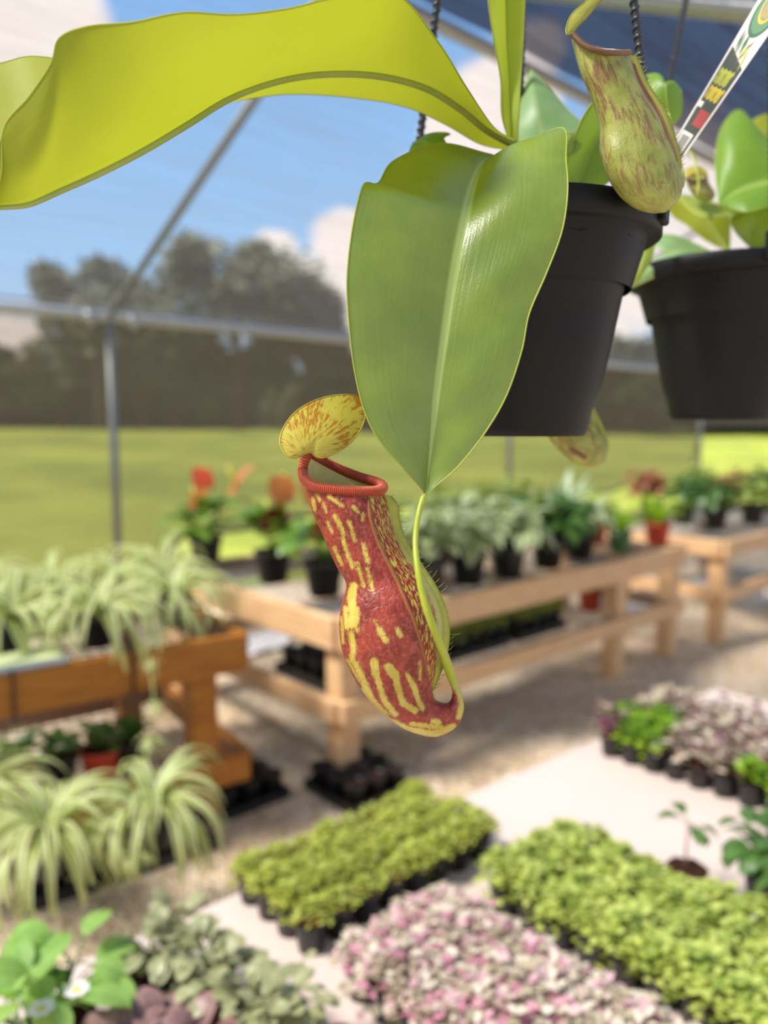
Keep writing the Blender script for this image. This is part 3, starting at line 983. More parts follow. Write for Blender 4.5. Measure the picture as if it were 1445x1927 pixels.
def pitcher(parent, cv, sc, dep, stations, mouth, tendril, mat, blobs, fold, pale_from, per_mat, per_r, lidpts, outer, name='pitcher',
            ratio=.92, tilt0=18, nl=200, nr=96, lid_mat='lid', hairs=True, label=None, tip_lift=0.0):
    """pitcher from its two outlines (L, R per station) in a local drawing frame; cv maps drawing to pixels"""
    def W3(x, y, dd):
        px, py = cv(x, y)
        return P(px, py, dep + dd)
    mpp = dep / F_PX / sc
    rows, draw = [], []
    Ls = [s[0] for s in stations]; Rs = [s[1] for s in stations]
    for i in range(nl + 1):
        t_ = i / nl
        l, r = crom(Ls, t_), crom(Rs, t_)
        c = (l + r) / 2; a = (r - l) / 2
        b = np.hypot(*a) * mpp * ratio
        tilt = tilt0 * (1 - t_) ** 1.5
        kblend = max(0, 1 - i / (nl * .035)); kblend = kblend * kblend * (3 - 2 * kblend)
        row, dr = [], []
        for j in range(nr):
            th = 2 * PI * j / nr
            x, y = c - a * math.cos(th)
            y = y + tilt * math.sin(th)
            dd = -b * math.sin(th)
            if kblend > 0:
                mx = ring_interp(mouth, th)
                x, y, dd = x + (mx[0] - x) * kblend, y + (mx[1] - y) * kblend, dd + (mx[2] - dd) * kblend
            row.append(W3(x, y, dd)); dr.append((x, y))
        rows.append(row); draw.append(dr)
    mb = MB()
    mb.grid(rows, True, uvs=[[(j / nr, i / nl) for j in range(nr)] for i in range(nl + 1)])
    o = mb.build(name, M[mat], parent)
    if label: o['label'] = label
    D = np.array(draw).reshape(-1, 2)
    X, Y = D[:, 0], D[:, 1]
    pat = np.full(len(X), -1.0)
    for pts, r in blobs:
        for k in range(max(1, len(pts) - 1)):
            d_ = seg_dist(X, Y, pts[k], pts[min(k + 1, len(pts) - 1)])
            pat = np.maximum(pat, (r * .82 - d_) / (8 * sc))
    xf = np.interp(Y, [p[1] for p in fold], [p[0] for p in fold])
    vent = np.clip((X - xf) / 10, 0, 1) * np.clip((fold[-1][1] + 10 - Y) / 30, 0, 1)
    xp = np.interp(Y, [p[1] for p in pale_from], [p[0] for p in pale_from])
    pale = np.clip((X - xp) / 14, 0, 1) * np.clip((pale_from[-1][1] - Y) / 40, 0, 1)
    for nm, ar in (('pat', pat), ('vent', vent), ('pale', pale)):
        at = o.data.attributes.new(nm, 'FLOAT', 'POINT')
        at.data.foreach_set('value', ar.astype(np.float32))
    # inside wall
    mb = MB()
    ins = []
    for i in range(0, int(nl * .35)):
        c = sum((Vector(p) for p in rows[i]), Vector()) / nr
        ins.append([Vector(p).lerp(c, .035) for p in rows[i]])
    mb.grid(ins, True)
    mb.build('inner_wall', M['inner'], o)
    # ribbed lip
    mb = MB()
    n = 1200
    ring, rad = [], []
    for k in range(n):
        th = 2 * PI * k / n
        x, y, dd = ring_interp(mouth, th)
        ring.append(W3(x, y, dd))
        rad.append(per_r * (1 + .07 * math.sin(k * 2 * PI * 150 / n)))
    mb.tube(ring, rad, 12, closed=True)
    mb.build('peristome', M[per_mat], o)
    # front wing folds
    def on_surface(x, y):
        d2 = (X - x) ** 2 + (Y - y) ** 2
        front = (np.arange(len(X)) % nr) <= nr // 2
        d2 = np.where(front, d2, 1e9)
        return Vector(mb_verts[int(np.argmin(d2))])
    mb_verts = [p for r_ in rows for p in r_]
    fp = []
    for k in range(60):
        yy = fold[0][1] + (fold[-1][1] - fold[0][1]) * k / 59
        xx = float(np.interp(yy, [p[1] for p in fold], [p[0] for p in fold]))
        fp.append(on_surface(xx, yy))
    sm = [sum((fp[min(max(k + q, 0), 59)] for q in range(-3, 4)), Vector()) / 7 for k in range(60)]
    mb = MB(); mb.tube(sm, [per_r * (.15 + .30 * math.sin(PI * min(1, k / 59 + .12)) ** .5) for k in range(60)], 8)
    mb.build('wing_fold', M['wing_red'], o)
    mb = MB()
    rows_w, tips = [], []
    for k in range(81):
        t_ = k / 80
        x, y = crom(outer, t_)
        tip = W3(x, y, -.002 * (1 - .4 * t_))
        i0 = W3(x - 28 * sc, y - 4 * sc, -.004); i1 = W3(x - 28 * sc, y - 4 * sc, .004)
        rows_w.append([i0, i0.lerp(tip, .6) + Vector((0, -.0006, 0)), tip, i1.lerp(tip, .6) + Vector((0, .0006, 0)), i1])
        tips.append(tip)
    mb.grid(rows_w)
    mb.build('wing', M['wing'], o)
    if hairs:
        mb = MB()
        rn = random.Random(5)
        for k in range(0, 80, 2):
            for q in range(1):
                p = tips[k]
                d_ = (AX_R * rn.uniform(.6, 1) + Z * rn.uniform(-.3, .9) + AX_F * rn.uniform(-.5, .3)).normalized()
                L = per_r * rn.uniform(.7, 2.2)
                mb.tube([p, p + d_ * L * .6, p + d_ * L + Z * L * .2], [.00022, .00016, .00005], 4)
        tag(mb.build('fringe_hair', M['wing'], o), kind='stuff')
    # lid
    if lidpts:
        base, axis_end, outline, curl = lidpts
        mb = MB()
        k = len(outline)
        cx_, cy_ = sum(p[0] for p in outline) / k, sum(p[1] for p in outline) / k
        rws, uvv = [], []
        N = 72
        for q in range(13):
            f = q / 12
            rr, uu = [], []
            for j in range(N):
                x, y = crom(list(outline) + [outline[0]], j / N)
                px, py = cx_ + (x - cx_) * f, cy_ + (y - cy_) * f
                ux = (px - base[0]); uy = (py - base[1])
                dd = curl[0] + curl[1] * f * f + curl[2] * ((px - cx_) / 250) + curl[3] * ((py - cy_) / 200)
                rr.append(W3(px, py, dd))
                ang = math.atan2(uy, ux); dist = math.hypot(ux, uy)
                uu.append((ang / 2.2, dist / 420))
            rws.append(rr); uvv.append(uu)
        mb.grid(rws, True, uvs=uvv)
        mb.tube(rws[-1], .0005, 6, closed=True)
        mb.build('lid', M[lid_mat], o)
    if tendril:
        mb = MB()
        n = 120
        pts = [W3(*crom(tendril, k / n)[:3]) for k in range(n + 1)]
        rad = [float(crom([(t_[3],) for t_ in tendril], k / n)[0]) * mpp for k in range(n + 1)]
        mb.tube(pts, rad, 12)
        mb.build('tendril', M['tendril'], o)
    return o


cvA = lambda x, y: (500 + x / 2.8333, 720 + y / 2.8333)
stA = [((212, 560), (628, 588)), ((226, 625), (652, 640)), ((247, 690), (672, 705)), ((287, 775), (695, 790)), ((332, 885), (735, 865)), ((381, 988), (790, 945)), ((424, 1058), (840, 1015)),
       ((427, 1105), (877, 1075)), ((405, 1175), (912, 1150)), ((391, 1270), (938, 1240)), ((395, 1360), (945, 1330)), ((412, 1445), (938, 1420)), ((445, 1525), (920, 1500)),
       ((492, 1612), (902, 1565)), ((560, 1702), (890, 1625)), ((640, 1777), (893, 1660)), ((730, 1842), (905, 1690)), ((820, 1878), (930, 1703)), ((900, 1890), (953, 1708)),
       ((970, 1870), (972, 1706)), ((1030, 1817), (985, 1692)), ((1056, 1745), (992, 1670)), ((1052, 1690), (992, 1640)), ((1034, 1620), (980, 1600)), ((1006, 1540), (955, 1540))]
moA = [(0, 197, 470, 0), (25, 212, 520, -.008), (50, 270, 556, -.015), (80, 390, 573, -.019), (110, 500, 580, -.018), (140, 580, 578, -.012), (165, 620, 568, -.005),
       (185, 622, 550, .002), (210, 590, 530, .010), (240, 500, 503, .017), (270, 410, 468, .020), (295, 330, 430, .017), (318, 268, 395, .009), (335, 232, 378, .003), (348, 210, 410, 0)]
tendA = [(1008, 1615, .0, 22), (982, 1545, -.003, 26), (952, 1455, -.013, 24), (905, 1335, -.0265, 21), (868, 1235, -.030, 21), (840, 1140, -.030, 20), (815, 1020, -.028, 18), (800, 900, -.022, 16),
         (800, 800, -.015, 15), (815, 700, -.006, 15), (838, 620, -.002, 17), (850, 598, -.0005, 14)]
Y_ = lambda r, *p: (list(p), r)
blA = [Y_(30, (468, 1085), (455, 1150), (468, 1230), (455, 1290)), Y_(17, (425, 1200), (432, 1310)), Y_(15, (490, 1210), (488, 1325)), Y_(21, (455, 1340), (468, 1420), (460, 1480)), Y_(23, (480, 1500), (520, 1590), (555, 1670)),
       Y_(10, (402, 1250), (412, 1390)), Y_(30, (578, 1490), (585, 1545)), Y_(21, (590, 1560), (615, 1640), (635, 1700), (690, 1770)), Y_(33, (655, 1520), (690, 1560)), Y_(24, (695, 1580), (712, 1650), (730, 1710), (795, 1750)),
       Y_(18, (755, 1560), (790, 1620)), Y_(20, (790, 1620), (812, 1690), (835, 1735)), Y_(10, (820, 1490), (822, 1585)), Y_(22, (605, 1315), (640, 1375)), Y_(8, (580, 1265), (598, 1305)), Y_(20, (703, 1315), (716, 1350)),
       Y_(13, (490, 960), (520, 1085)), Y_(13, (540, 990), (570, 1105)), Y_(16, (520, 860), (545, 960)), Y_(14, (445, 740), (475, 845)), Y_(16, (370, 710), (415, 805)), Y_(14, (410, 830), (430, 900), (462, 985)),
       Y_(11, (328, 740), (355, 800)), Y_(13, (365, 880), (405, 970)), Y_(12, (308, 650), (322, 690)), Y_(14, (335, 605), (410, 660)), Y_(14, (470, 665), (490, 690)), Y_(11, (520, 700), (518, 740)), Y_(12, (250, 620), (262, 680)),
       Y_(12, (270, 600), (290, 630)), Y_(24, (640, 1795), (760, 1850), (900, 1872), (1000, 1835)), Y_(18, (780, 1820), (935, 1840)), Y_(22, (895, 1805), (920, 1815)), Y_(20, (520, 1640), (640, 1770)), Y_(9, (435, 1480), (500, 1590)),
       Y_(22, (1030, 1780), (1045, 1720), (1030, 1650), (1005, 1560))]
fdA = [(548, 605), (553, 700), (568, 770), (592, 840), (632, 925), (682, 1015), (722, 1105), (762, 1200), (800, 1295), (830, 1400), (852, 1500), (872, 1600), (890, 1640)]
paA = [(640, 600), (650, 700), (680, 800), (720, 900), (790, 1000), (845, 1100), (890, 1200), (912, 1300), (915, 1400), (905, 1500), (890, 1600), (885, 1660)]
ouA = [(672, 604), (706, 650), (716, 720), (735, 800), (775, 880), (820, 945), (868, 1015), (912, 1085), (945, 1155), (970, 1225), (981, 1300), (980, 1380), (965, 1460), (935, 1550), (905, 1620), (888, 1650)]
lidA = ((215, 372), (500, 100), [(205, 382), (165, 400), (120, 395), (85, 350), (76, 300), (98, 235), (150, 165), (230, 110), (330, 75), (430, 64), (490, 74), (524, 120), (530, 180), (506, 250), (452, 320), (380, 370), (310, 400), (270, 396), (240, 372)],
        (-.002, .005, .012, -.012))
pitA = pitcher(e1, cvA, 2.8333, .45, stA, moA, tendA, 'pit_red', blA, fdA, paA, 'per_red', .0029, lidA, ouA, label='red pitcher with yellow streaks')

cvB = lambda x, y: (720 + x / 1.9931, y / 1.9931)
stB = [((706, 135), (925, 204)), ((716, 185), (942, 235)), ((740, 272), (972, 300)), ((773, 350), (1005, 362)), ((800, 425), (1045, 425)), ((814, 490), (1072, 485)), ((813, 560), (1098, 550)), ((826, 620), (1112, 610)),
       ((850, 680), (1122, 660)), ((890, 738), (1125, 695)), ((945, 782), (1120, 730)), ((1000, 799), (1105, 757)), ((1040, 799), (1085, 778)), ((1058, 797), (1072, 788)), ((1064, 794), (1068, 790))]
moB = [(0, 706, 118, 0), (30, 722, 138, -.008), (60, 755, 168, -.016), (90, 805, 188, -.02), (120, 860, 196, -.017), (150, 905, 199, -.009), (180, 924, 197, 0), (210, 908, 202, .009), (240, 865, 203, .017), (270, 805, 197, .02), (300, 758, 178, .016), (330, 726, 146, .008)]
tendB = [(1108, 740, .012, 10), (1140, 700, .03, 10), (1120, 600, .05, 9), (1085, 520, .055, 9), (1065, 450, .055, 9), (1062, 430, .055, 8)]
blB = [Y_(7, (704, 130), (716, 185), (740, 272), (773, 350), (800, 425), (814, 490), (813, 560), (826, 620), (850, 680)), Y_(12, (940, 235), (960, 300), (1000, 370), (1045, 440), (1065, 500)), Y_(9, (1065, 500), (1090, 560), (1105, 600))]
fdB = [(935, 215), (950, 270), (985, 340), (1030, 410), (1060, 480), (1085, 550), (1105, 610)]
paB = [(955, 215), (975, 270), (1005, 340), (1050, 410), (1078, 480), (1100, 550), (1118, 610)]
ouB = [(942, 208), (958, 220), (978, 270), (1000, 315), (1035, 372), (1068, 425), (1090, 480), (1105, 535), (1118, 590), (1121, 640)]
lidB = ((700, 120), (780, -80), [(690, 130), (688, 105), (700, 70), (722, 40), (760, 8), (790, -22), (840, -60), (880, -70), (870, -40), (815, 6), (770, 60), (735, 95), (712, 125)], (0, .004, .02, -.015))
pitB = pitcher(e1, cvB, 1.9931, .50, stB, moB, None, 'pit_green', blB, fdB, paB, 'per_brown', .0018, lidB, ouB, lid_mat='lid_green', ratio=.85, tilt0=8, nl=150, nr=80, label='green pitcher with fine brown veins')
mb = MB()
tb = [P(1283, 350, .51), P(1284, 330, .54), P(1275, 290, .575), P(1262, 250, .60), P(1257, 215, .618)]
mb.tube([Vector(crom([tuple(p) for p in tb], k / 30)) for k in range(31)], .0016, 8); mb.build('tendril', M['tendril'], pitB)
# pitcher hanging behind the pot
cvC = lambda x, y: (x, y)
stC = [((1015, 770), (1100, 740)), ((1018, 790), (1112, 765)), ((1025, 812), (1125, 795)), ((1040, 835), (1138, 822)), ((1062, 858), (1144, 845)), ((1085, 873), (1143, 860)), ((1105, 879), (1138, 868)), ((1122, 877), (1132, 872))]
moC = [(0, 1015, 765, 0), (45, 1028, 770, -.014), (90, 1058, 762, -.02), (135, 1085, 750, -.014), (180, 1100, 738, 0), (225, 1085, 738, .014), (270, 1055, 745, .02), (315, 1028, 758, .014)]
blC = [Y_(9, (1075, 845), (1100, 860))]
fdC = [(1090, 760), (1130, 860)]; paC = [(1200, 700), (1200, 900)]
ouC = [(1106, 745), (1122, 775), (1134, 800), (1143, 825), (1145, 845), (1142, 860)]
pitcher(e1, cvC, 1.0, .72, stC, moC, None, 'pit_green', blC, fdC, paC, 'per_brown', .002, None, ouC, ratio=.8, tilt0=3, nl=60, nr=48, hairs=False, label='yellow brown pitcher hanging behind the pot')
# small pitcher of the far plant
cvD = lambda x, y: (1180 + x / 3.011, 180 + y / 3.011)
stD = [((335, 470), (450, 470)), ((340, 500), (462, 505)), ((352, 530), (485, 540)), ((372, 560), (495, 565)), ((400, 585), (490, 585)), ((430, 597), (478, 595)), ((450, 600), (465, 599))]
moD = [(0, 333, 470, 0), (45, 345, 478, -.008), (90, 390, 482, -.011), (135, 435, 476, -.008), (180, 452, 466, 0), (225, 435, 456, .008), (270, 390, 452, .011), (315, 345, 460, .008)]
tendD = [(440, 598, -.006, 9), (400, 570, -.019, 8), (405, 500, -.019, 8), (395, 430, -.017, 7), (380, 360, -.01, 6), (352, 310, .0, 5)]
lidD = ((330, 470), (450, 420), [(318, 478), (320, 440), (345, 412), (385, 402), (420, 405), (450, 430), (452, 465), (425, 450), (380, 445), (345, 462)], (-.004, .004, .0, -.01))
pitcher(e2, cvD, 3.011, .78, stD, moD, tendD, 'pit_green', [Y_(10, (440, 560), (480, 570))], [(430, 470), (480, 590)], [(640, 400), (640, 700)], 'per_brown', .0012, lidD, [(455, 470), (470, 505), (490, 535), (498, 560), (493, 580)],
        tilt0=4, nl=60, nr=48, hairs=False, label='small yellow pitcher')

# ------------------------------------------------------------------ printed plant tag stuck in the near pot
mt, t, out = new_mat('tag_white'); t.l.new(bsdf(t, lin('#e6e1da'), .35, .5), out.inputs[0])
def flat(name, c, r=.35):
    m, t, out = new_mat(name); t.l.new(bsdf(t, lin(c), r, .5), out.inputs[0]); return m
ink = {'dark': flat('ink_dark', '#3c4640'), 'yellow': flat('ink_yellow', '#dcc53c'), 'lime': flat('ink_lime', '#b9bd4a'), 'red': flat('ink_red', '#a8413f'), 'green': flat('ink_green', '#5f8f6a'),
       'dgreen': flat('ink_deep_green', '#3f6b52'), 'grey': flat('ink_grey', '#8b8a86'), 'paper': flat('ink_paper', '#efe9e0'), 'black': flat('ink_black', '#2c2f2e')}
# tag frame: s = 0..1 up the strip, w = -1..1 across
tg0L, tg0R = P(1240, 315, .612), P(1262, 330, .604)
tg1L = P(1455, -48, .545)
_n = (tg1L - tg0L).cross(tg0R - tg0L)
_r = ray(1512, -30)
tg1R = CAM + _r * ((tg0L - CAM).dot(_n) / _r.dot(_n))
tge = empty('plant_tag', tg0L.lerp(tg0R, .5), 'white plastic tag with yellow, red and green print beside the green pitcher', 'plant tag')
def TG(s_, w, off=0.0):
    p = tg0L.lerp(tg1L, s_).lerp(tg0R.lerp(tg1R, s_), (w + 1) / 2)
    nrm = (tg1L - tg0L).cross(tg1R - tg1L).normalized()
    if nrm.dot(p - CAM) > 0: nrm = -nrm
    return p + nrm * off
mb = MB()
pts = [(-.42, 0), (-.33, -.7), (0, -1), (1, -1), (1, 1), (0, 1), (-.33, .7)]
fr_ = [mb.vert(TG(a_, b_, .0003)) for a_, b_ in pts]; bk = [mb.vert(TG(a_, b_, -.0003)) for a_, b_ in pts]
mb.face(fr_); mb.face(bk[::-1])
for k in range(len(pts)): mb.face((fr_[k], bk[k], bk[(k + 1) % len(pts)], fr_[(k + 1) % len(pts)]))
mb.build('tag_strip', mt, tge, smooth=False)
def pr(poly, c, lev=1, nm='print'):
    mb = MB(); mb.face([mb.vert(TG(a_, b_, .0003 + .00012 * lev)) for a_, b_ in poly]); return mb.build(nm, ink[c], tge, smooth=False)
def bars(seq, c, lev, nm='lettering'):
    mb = MB()
    for (s0, w0, s1, w1, th_) in seq:
        a0, a1 = Vector((s0, w0)), Vector((s1, w1)); d_ = (a1 - a0); d_ = Vector((d_.x * 8, d_.y)).normalized()
        nn = Vector((-d_.y / 8, d_.x)) * th_
        mb.face([mb.vert(TG(q.x, q.y, .0003 + .00012 * lev)) for q in (a0 - nn, a1 - nn, a1 + nn, a0 + nn)])
    return mb.build(nm, ink[c], tge, smooth=False)
pr([(.08, -.80), (.66, -.84), (.58, .88), (.08, .82)], 'dark', 1)
pr([(.10, -.62), (.22, -.70), (.22, .55), (.10, .55)], 'paper', 2); pr([(.115, -.48), (.205, -.54), (.205, .40), (.115, .40)], 'grey', 3)
pr([(.26, -.25), (.345, -.30), (.345, .78), (.26, .78)], 'red', 2)
bars([(.35, -.75, .38, -.75, .05), (.35, -.68, .38, -.60, .05), (.35, -.52, .38, -.52, .05), (.35, -.44, .38, -.44, .05)], 'paper', 2)
rn = random.Random(3)
for row, (s0, s1, w0, w1, c_) in enumerate(((.40, .46, -.62, .80, 'yellow'), (.48, .55, -.66, .62, 'lime'))):
    sq = []
    k = 7
    for i in range(k):
        wa_, wb_ = w0 + (w1 - w0) * i / k, w0 + (w1 - w0) * (i + .72) / k
        sq += [(s0, wa_, s1, wa_ + .03, .05), (s0 if i % 2 else s1, wa_, s0 if i % 2 else s1, wb_, .05)]
        if i % 3: sq.append((s0, wb_, s1, wb_, .045))
        else: sq.append(((s0 + s1) / 2, wa_, s1, wb_, .045))
    bars(sq, c_, 2)
# leafy drawing and the big oval emblem
def oval(cs, cw, rs, rw, c_, lev): pr([(cs + rs * math.cos(q * PI / 14), cw + rw * math.sin(q * PI / 14)) for q in range(28)], c_, lev, 'emblem')
oval(.845, .02, .125, .80, 'dgreen', 1); oval(.855, .05, .115, .70, 'green', 2); oval(.875, .05, .088, .52, 'yellow', 3); oval(.88, .05, .076, .44, 'grey', 4)
bars([(.815, -.15 + .13 * q, .945, -.20 + .13 * q, .025) for q in range(4)], 'yellow', 5, 'emblem')
for (s0, w0, s1, w1, w_, c_) in ((.62, -.35, .74, -.50, .10, 'green'), (.63, -.05, .75, -.15, .12, 'dgreen'), (.60, .15, .70, .22, .14, 'lime'), (.56, .60, .68, .40, .08, 'lime'), (.64, -.55, .76, -.66, .05, 'black'), (.60, .02, .66, .35, .04, 'black'), (.66, .25, .72, .45, .04, 'black')):
    pr([(s0, w0), ((s0 + s1) / 2, (w0 + w1) / 2 - w_), (s1, w1), ((s0 + s1) / 2, (w0 + w1) / 2 + w_)], c_, 2, 'print')

# ------------------------------------------------------------------ small plant builders
def strap_leaf(seed, L=.26, w=.017, rise=1.0, droop=1.6, tw=0.0):
    """long arching strap leaf starting at the origin, growing along +x"""
    rnd = random.Random(seed)
    mb = MB()
    n = 12
    ang = rise
    p = Vector((0, 0, 0))
    rows, uvs = [], []
    side = rnd.uniform(-.25, .25)
    for i in range(n + 1):
        t_ = i / n
        hw = w / 2 * (min(1, .55 + t_ * 2.2)) * (1 - t_ ** 3.2) + .0004
        d_ = Vector((math.cos(ang), side * t_, math.sin(ang)))
        nz_ = Vector((-math.sin(ang), 0, math.cos(ang)))
        rows.append([p + Vector((0, -hw, 0)) + nz_ * hw * .35, p, p + Vector((0, hw, 0)) + nz_ * hw * .35])
        uvs.append([(0, t_), (.5, t_), (1, t_)])
        p = p + d_ * (L / n)
        ang -= droop / n * (1 + .6 * t_)
    mb.grid(rows, uvs=uvs)
    return mb


def blade_leaf(seed, L=.10, w=.05, shape='lance', stalk=.05, bend=.5, cup=.15):
    """stalked leaf along +x, blade after the stalk"""
    rnd = random.Random(seed)
    mb = MB()
    n = 8
    rows, uvs = [], []
    st = Vector((stalk * .75, 0, stalk * .45))
    if stalk > 0:
        mb.tube([(0, 0, 0), (stalk * .35, 0, stalk * .3), st], [w * .035, w * .03, w * .025], 5)
    ang = .35
    p = st.copy()
    for i in range(n + 1):
        t_ = i / n
        if shape == 'lance': hw = w / 2 * math.sin(PI * min(1, t_ * .93 + .07)) ** .8
        elif shape == 'heart': hw = w / 2 * (math.sin(PI * min(1, .22 + .78 * t_)) ** .7)
        elif shape == 'round': hw = w / 2 * math.sqrt(max(0, 1 - (2 * t_ - 1) ** 2) + .01)
        else: hw = w / 2 * math.sin(PI * t_) ** .5
        hw = max(hw, w * .01)
        nz_ = Vector((-math.sin(ang), 0, math.cos(ang)))
        rows.append([p + Vector((0, s_ * hw, 0)) + nz_ * (abs(s_) * hw * cup + .03 * w * math.sin(7 * t_ + 3 * s_ + seed) * abs(s_)) for s_ in (-1, -.5, 0, .5, 1)])
        uvs.append([(.5 + .5 * s_, t_) for s_ in (-1, -.5, 0, .5, 1)])
        p = p + Vector((math.cos(ang), 0, math.sin(ang))) * (L / n)
        ang -= bend / n * 2
    if shape == 'heart':
        rows[0] = [r_ + Vector((-w * .16 * abs(s_), 0, 0)) for r_, s_ in zip(rows[0], (-1, -.5, 0, .5, 1))]
    mb.grid(rows, uvs=uvs)
    return mb


def tuft_mesh(seed, n, rad, hgt, ls, mats, asp=.55, flat=.4, trail=.15):
    """one clump of many tiny leaves on stems, dome shaped"""
    rnd = random.Random(seed)
    mb = MB()
    for k in range(7):
        a_ = rnd.uniform(0, 2 * PI)
        e_ = Vector((math.cos(a_) * rad * .6, math.sin(a_) * rad * .6, hgt * rnd.uniform(.4, .8)))
        mb.tube([(0, 0, 0), e_ * .5 + Vector((0, 0, hgt * .15)), e_], [ls * .08] * 3, 4, m=0)
    for k in range(n):
        a_ = rnd.uniform(0, 2 * PI)
        r_ = rad * math.sqrt(rnd.random()) * 1.08
        top = hgt * (1 - .55 * (r_ / rad) ** 2)
        z_ = top * (1 - .6 * rnd.random() ** 2.2)
        if r_ > rad * .8 and rnd.random() < trail: z_ -= hgt * .5
        p = Vector((math.cos(a_) * r_, math.sin(a_) * r_, z_))
        o_ = rnd.uniform(0, 2 * PI)
        x = Vector((math.cos(o_), math.sin(o_), rnd.uniform(-.3, .5) * (1 - flat) * 2)).normalized()
        y = Vector((0, 0, 1)).cross(x).normalized()
        up = x.cross(y)
        y = (y + up * rnd.uniform(-.5, .5)).normalized()
        s_ = ls * rnd.uniform(.65, 1.25)
        i = [mb.vert(p), mb.vert(p + x * s_ * .45 + y * s_ * asp * .5 + up * s_ * .08), mb.vert(p + x * s_), mb.vert(p + x * s_ * .45 - y * s_ * asp * .5 + up * s_ * .08), mb.vert(p + x * s_ * .5 - up * s_ * .04)]
        mi = rnd.randrange(len(mats))
        for f in ((0, 1, 4), (1, 2, 4), (2, 3, 4), (3, 0, 4)):
            mb.face([i[q] for q in f], mi)
    me = mb.mesh('foliage')
    for m_ in mats: me.materials.append(m_)
    return me


def mk(mb, name, mat):
    me = mb.mesh(name)
    for m_ in (mat if isinstance(mat, (list, tuple)) else [mat]): me.materials.append(m_)
    return me


def pot_mesh(rt, h, taper=.75, mat='black_plastic', n=20, lip=.06):
    mb = MB()
    mb.lathe([(0, .001), (rt * taper * .97, .0), (rt * taper, .002), (rt * .96, h * .84), (rt * (1 + lip * .3), h * .86), (rt * (1 + lip), h * .87), (rt * (1 + lip), h * .99), (rt * (1 + lip * .7), h), (rt * .95, h), (rt * .92, h * .86)], n)
    return mk(mb, 'pot', M[mat])


def soil_mesh(r, z, mat='soil'):
    mb = MB()
    n = 14
    mb.grid([[(math.cos(2 * PI * j / n) * r * k / 3, math.sin(2 * PI * j / n) * r * k / 3, z + .0025 * math.sin(j * 2.7 + k)) for j in range(n)] for k in range(4)], True)
    return mk(mb, 'soil', M[mat])


PM = {
    'spider': leaf_mat('spider_leaf', '#8ea24c', '#b0bf6c', '#bccd5c', .40, .45, 40, stripe='#e4e6b4'),
    'fine1': leaf_mat('fine_leaf_lime', '#a3b044', '#c2c85c', '#ccd04c', .35, .5, 40),
    'fine2': leaf_mat('fine_leaf_green', '#83903a', '#a2a84c', '#b2b84c', .35, .5, 40),
    'clov1': leaf_mat('clover_leaf_lime', '#acbc52', '#c8d074', '#ccd65c', .35, .5, 40),
    'clov2': leaf_mat('clover_leaf_green', '#80963f', '#9cae52', '#adbc4c', .35, .5, 40),
    'pink1': leaf_mat('pink_leaf', '#d2a4ac', '#e0bcc0', '#dcb0b4', .3, .5, 60),
    'pink2': leaf_mat('cream_leaf', '#d2c4b0', '#e3d9c6', '#dccdb4', .3, .5, 60),
    'pink3': leaf_mat('olive_leaf', '#a59c80', '#bfb59a', '#b8ac84', .3, .5, 60),
    'pink4': leaf_mat('magenta_leaf', '#c07890', '#d294a6', '#d488a0', .3, .5, 60),
    'purple': leaf_mat('purple_leaf', '#5a2c42', '#7a4358', '#7d3a55', .25, .5, 40),
    'mauve': leaf_mat('mauve_leaf', '#8f6f68', '#b39a8e', '#a08070', .25, .5, 40),
    'coleus_green': leaf_mat('coleus_green', '#6f9a1c', '#9cc02c', '#a8cc20', .4, .45, 40),
    'deep': leaf_mat('deep_green_leaf', '#33561f', '#4d7330', '#6c8f2c', .3, .4, 30, rib='#8aa868'),
    'varieg': leaf_mat('variegated_leaf', '#667a44', '#98a672', '#a4b468', .3, .4, 45, stripe='#c4cfa4', rib='#b9c89a'),
    'olive': leaf_mat('olive_green_leaf', '#6f8434', '#90a348', '#a5b848', .35, .45, 30, rib='#b9c47a'),
    'silver': leaf_mat('silver_blade', '#8fa884', '#b5c6a2', '#b0c690', .25, .45, 30),
    'anth_leaf': leaf_mat('anthurium_leaf', '#4c7426', '#6b9436', '#8db338', .3, .35, 20, rib='#9cb860'),
    'spathe': leaf_mat('spathe_red', '#c8443c', '#dc6a56', '#e0604a', .35, .3, 20),
    'spathe_or': leaf_mat('spathe_orange', '#b8623c', '#cf8a5c', '#d08048', .35, .35, 20),
    'spathe_dk': leaf_mat('spathe_dark_red', '#7d1d1c', '#96302a', '#9a2c22', .25, .35, 20),
    'pep': leaf_mat('silver_green_leaf', '#858a5c', '#a8a880', '#aaae70', .25, .4, 60, rib='#5f7848'),
    'pep_red': leaf_mat('dusky_ridged_leaf', '#7a5a58', '#9a7a74', '#8c605c', .2, .4, 60, rib='#5c3c3c'),
    'broad': leaf_mat('broad_green_leaf', '#78a348', '#97bb62', '#a3c850', .35, .4, 40, rib='#5f8a38'),
    'hot': leaf_mat('hot_pink_leaf', '#b52c5c', '#cf4a76', '#d04070', .3, .4, 40),
    'petal': leaf_mat('white_petal', '#efe9e4', '#fbf7f2', '#f5efe4', .3, .5, 40),
    'yel': plain('flower_yellow', '#d8c83c', .6),
    'rust': leaf_mat('rust_leaf', '#8a4a32', '#a8664a', '#a05838', .3, .4, 30),
}


def rosette(e, meshes, n, z0, tilt=(-.1, .5), sc=(.8, 1.15), name='leaf', r0=.0, rnd=random):
    for k in range(n):
        az = 2 * PI * (k * .381966 + rnd.uniform(-.03, .03))
        inst(name, rnd.choice(meshes), e, (math.cos(az) * r0, math.sin(az) * r0, z0), (rnd.uniform(-.25, .25), -rnd.uniform(*tilt), az), rnd.uniform(*sc))


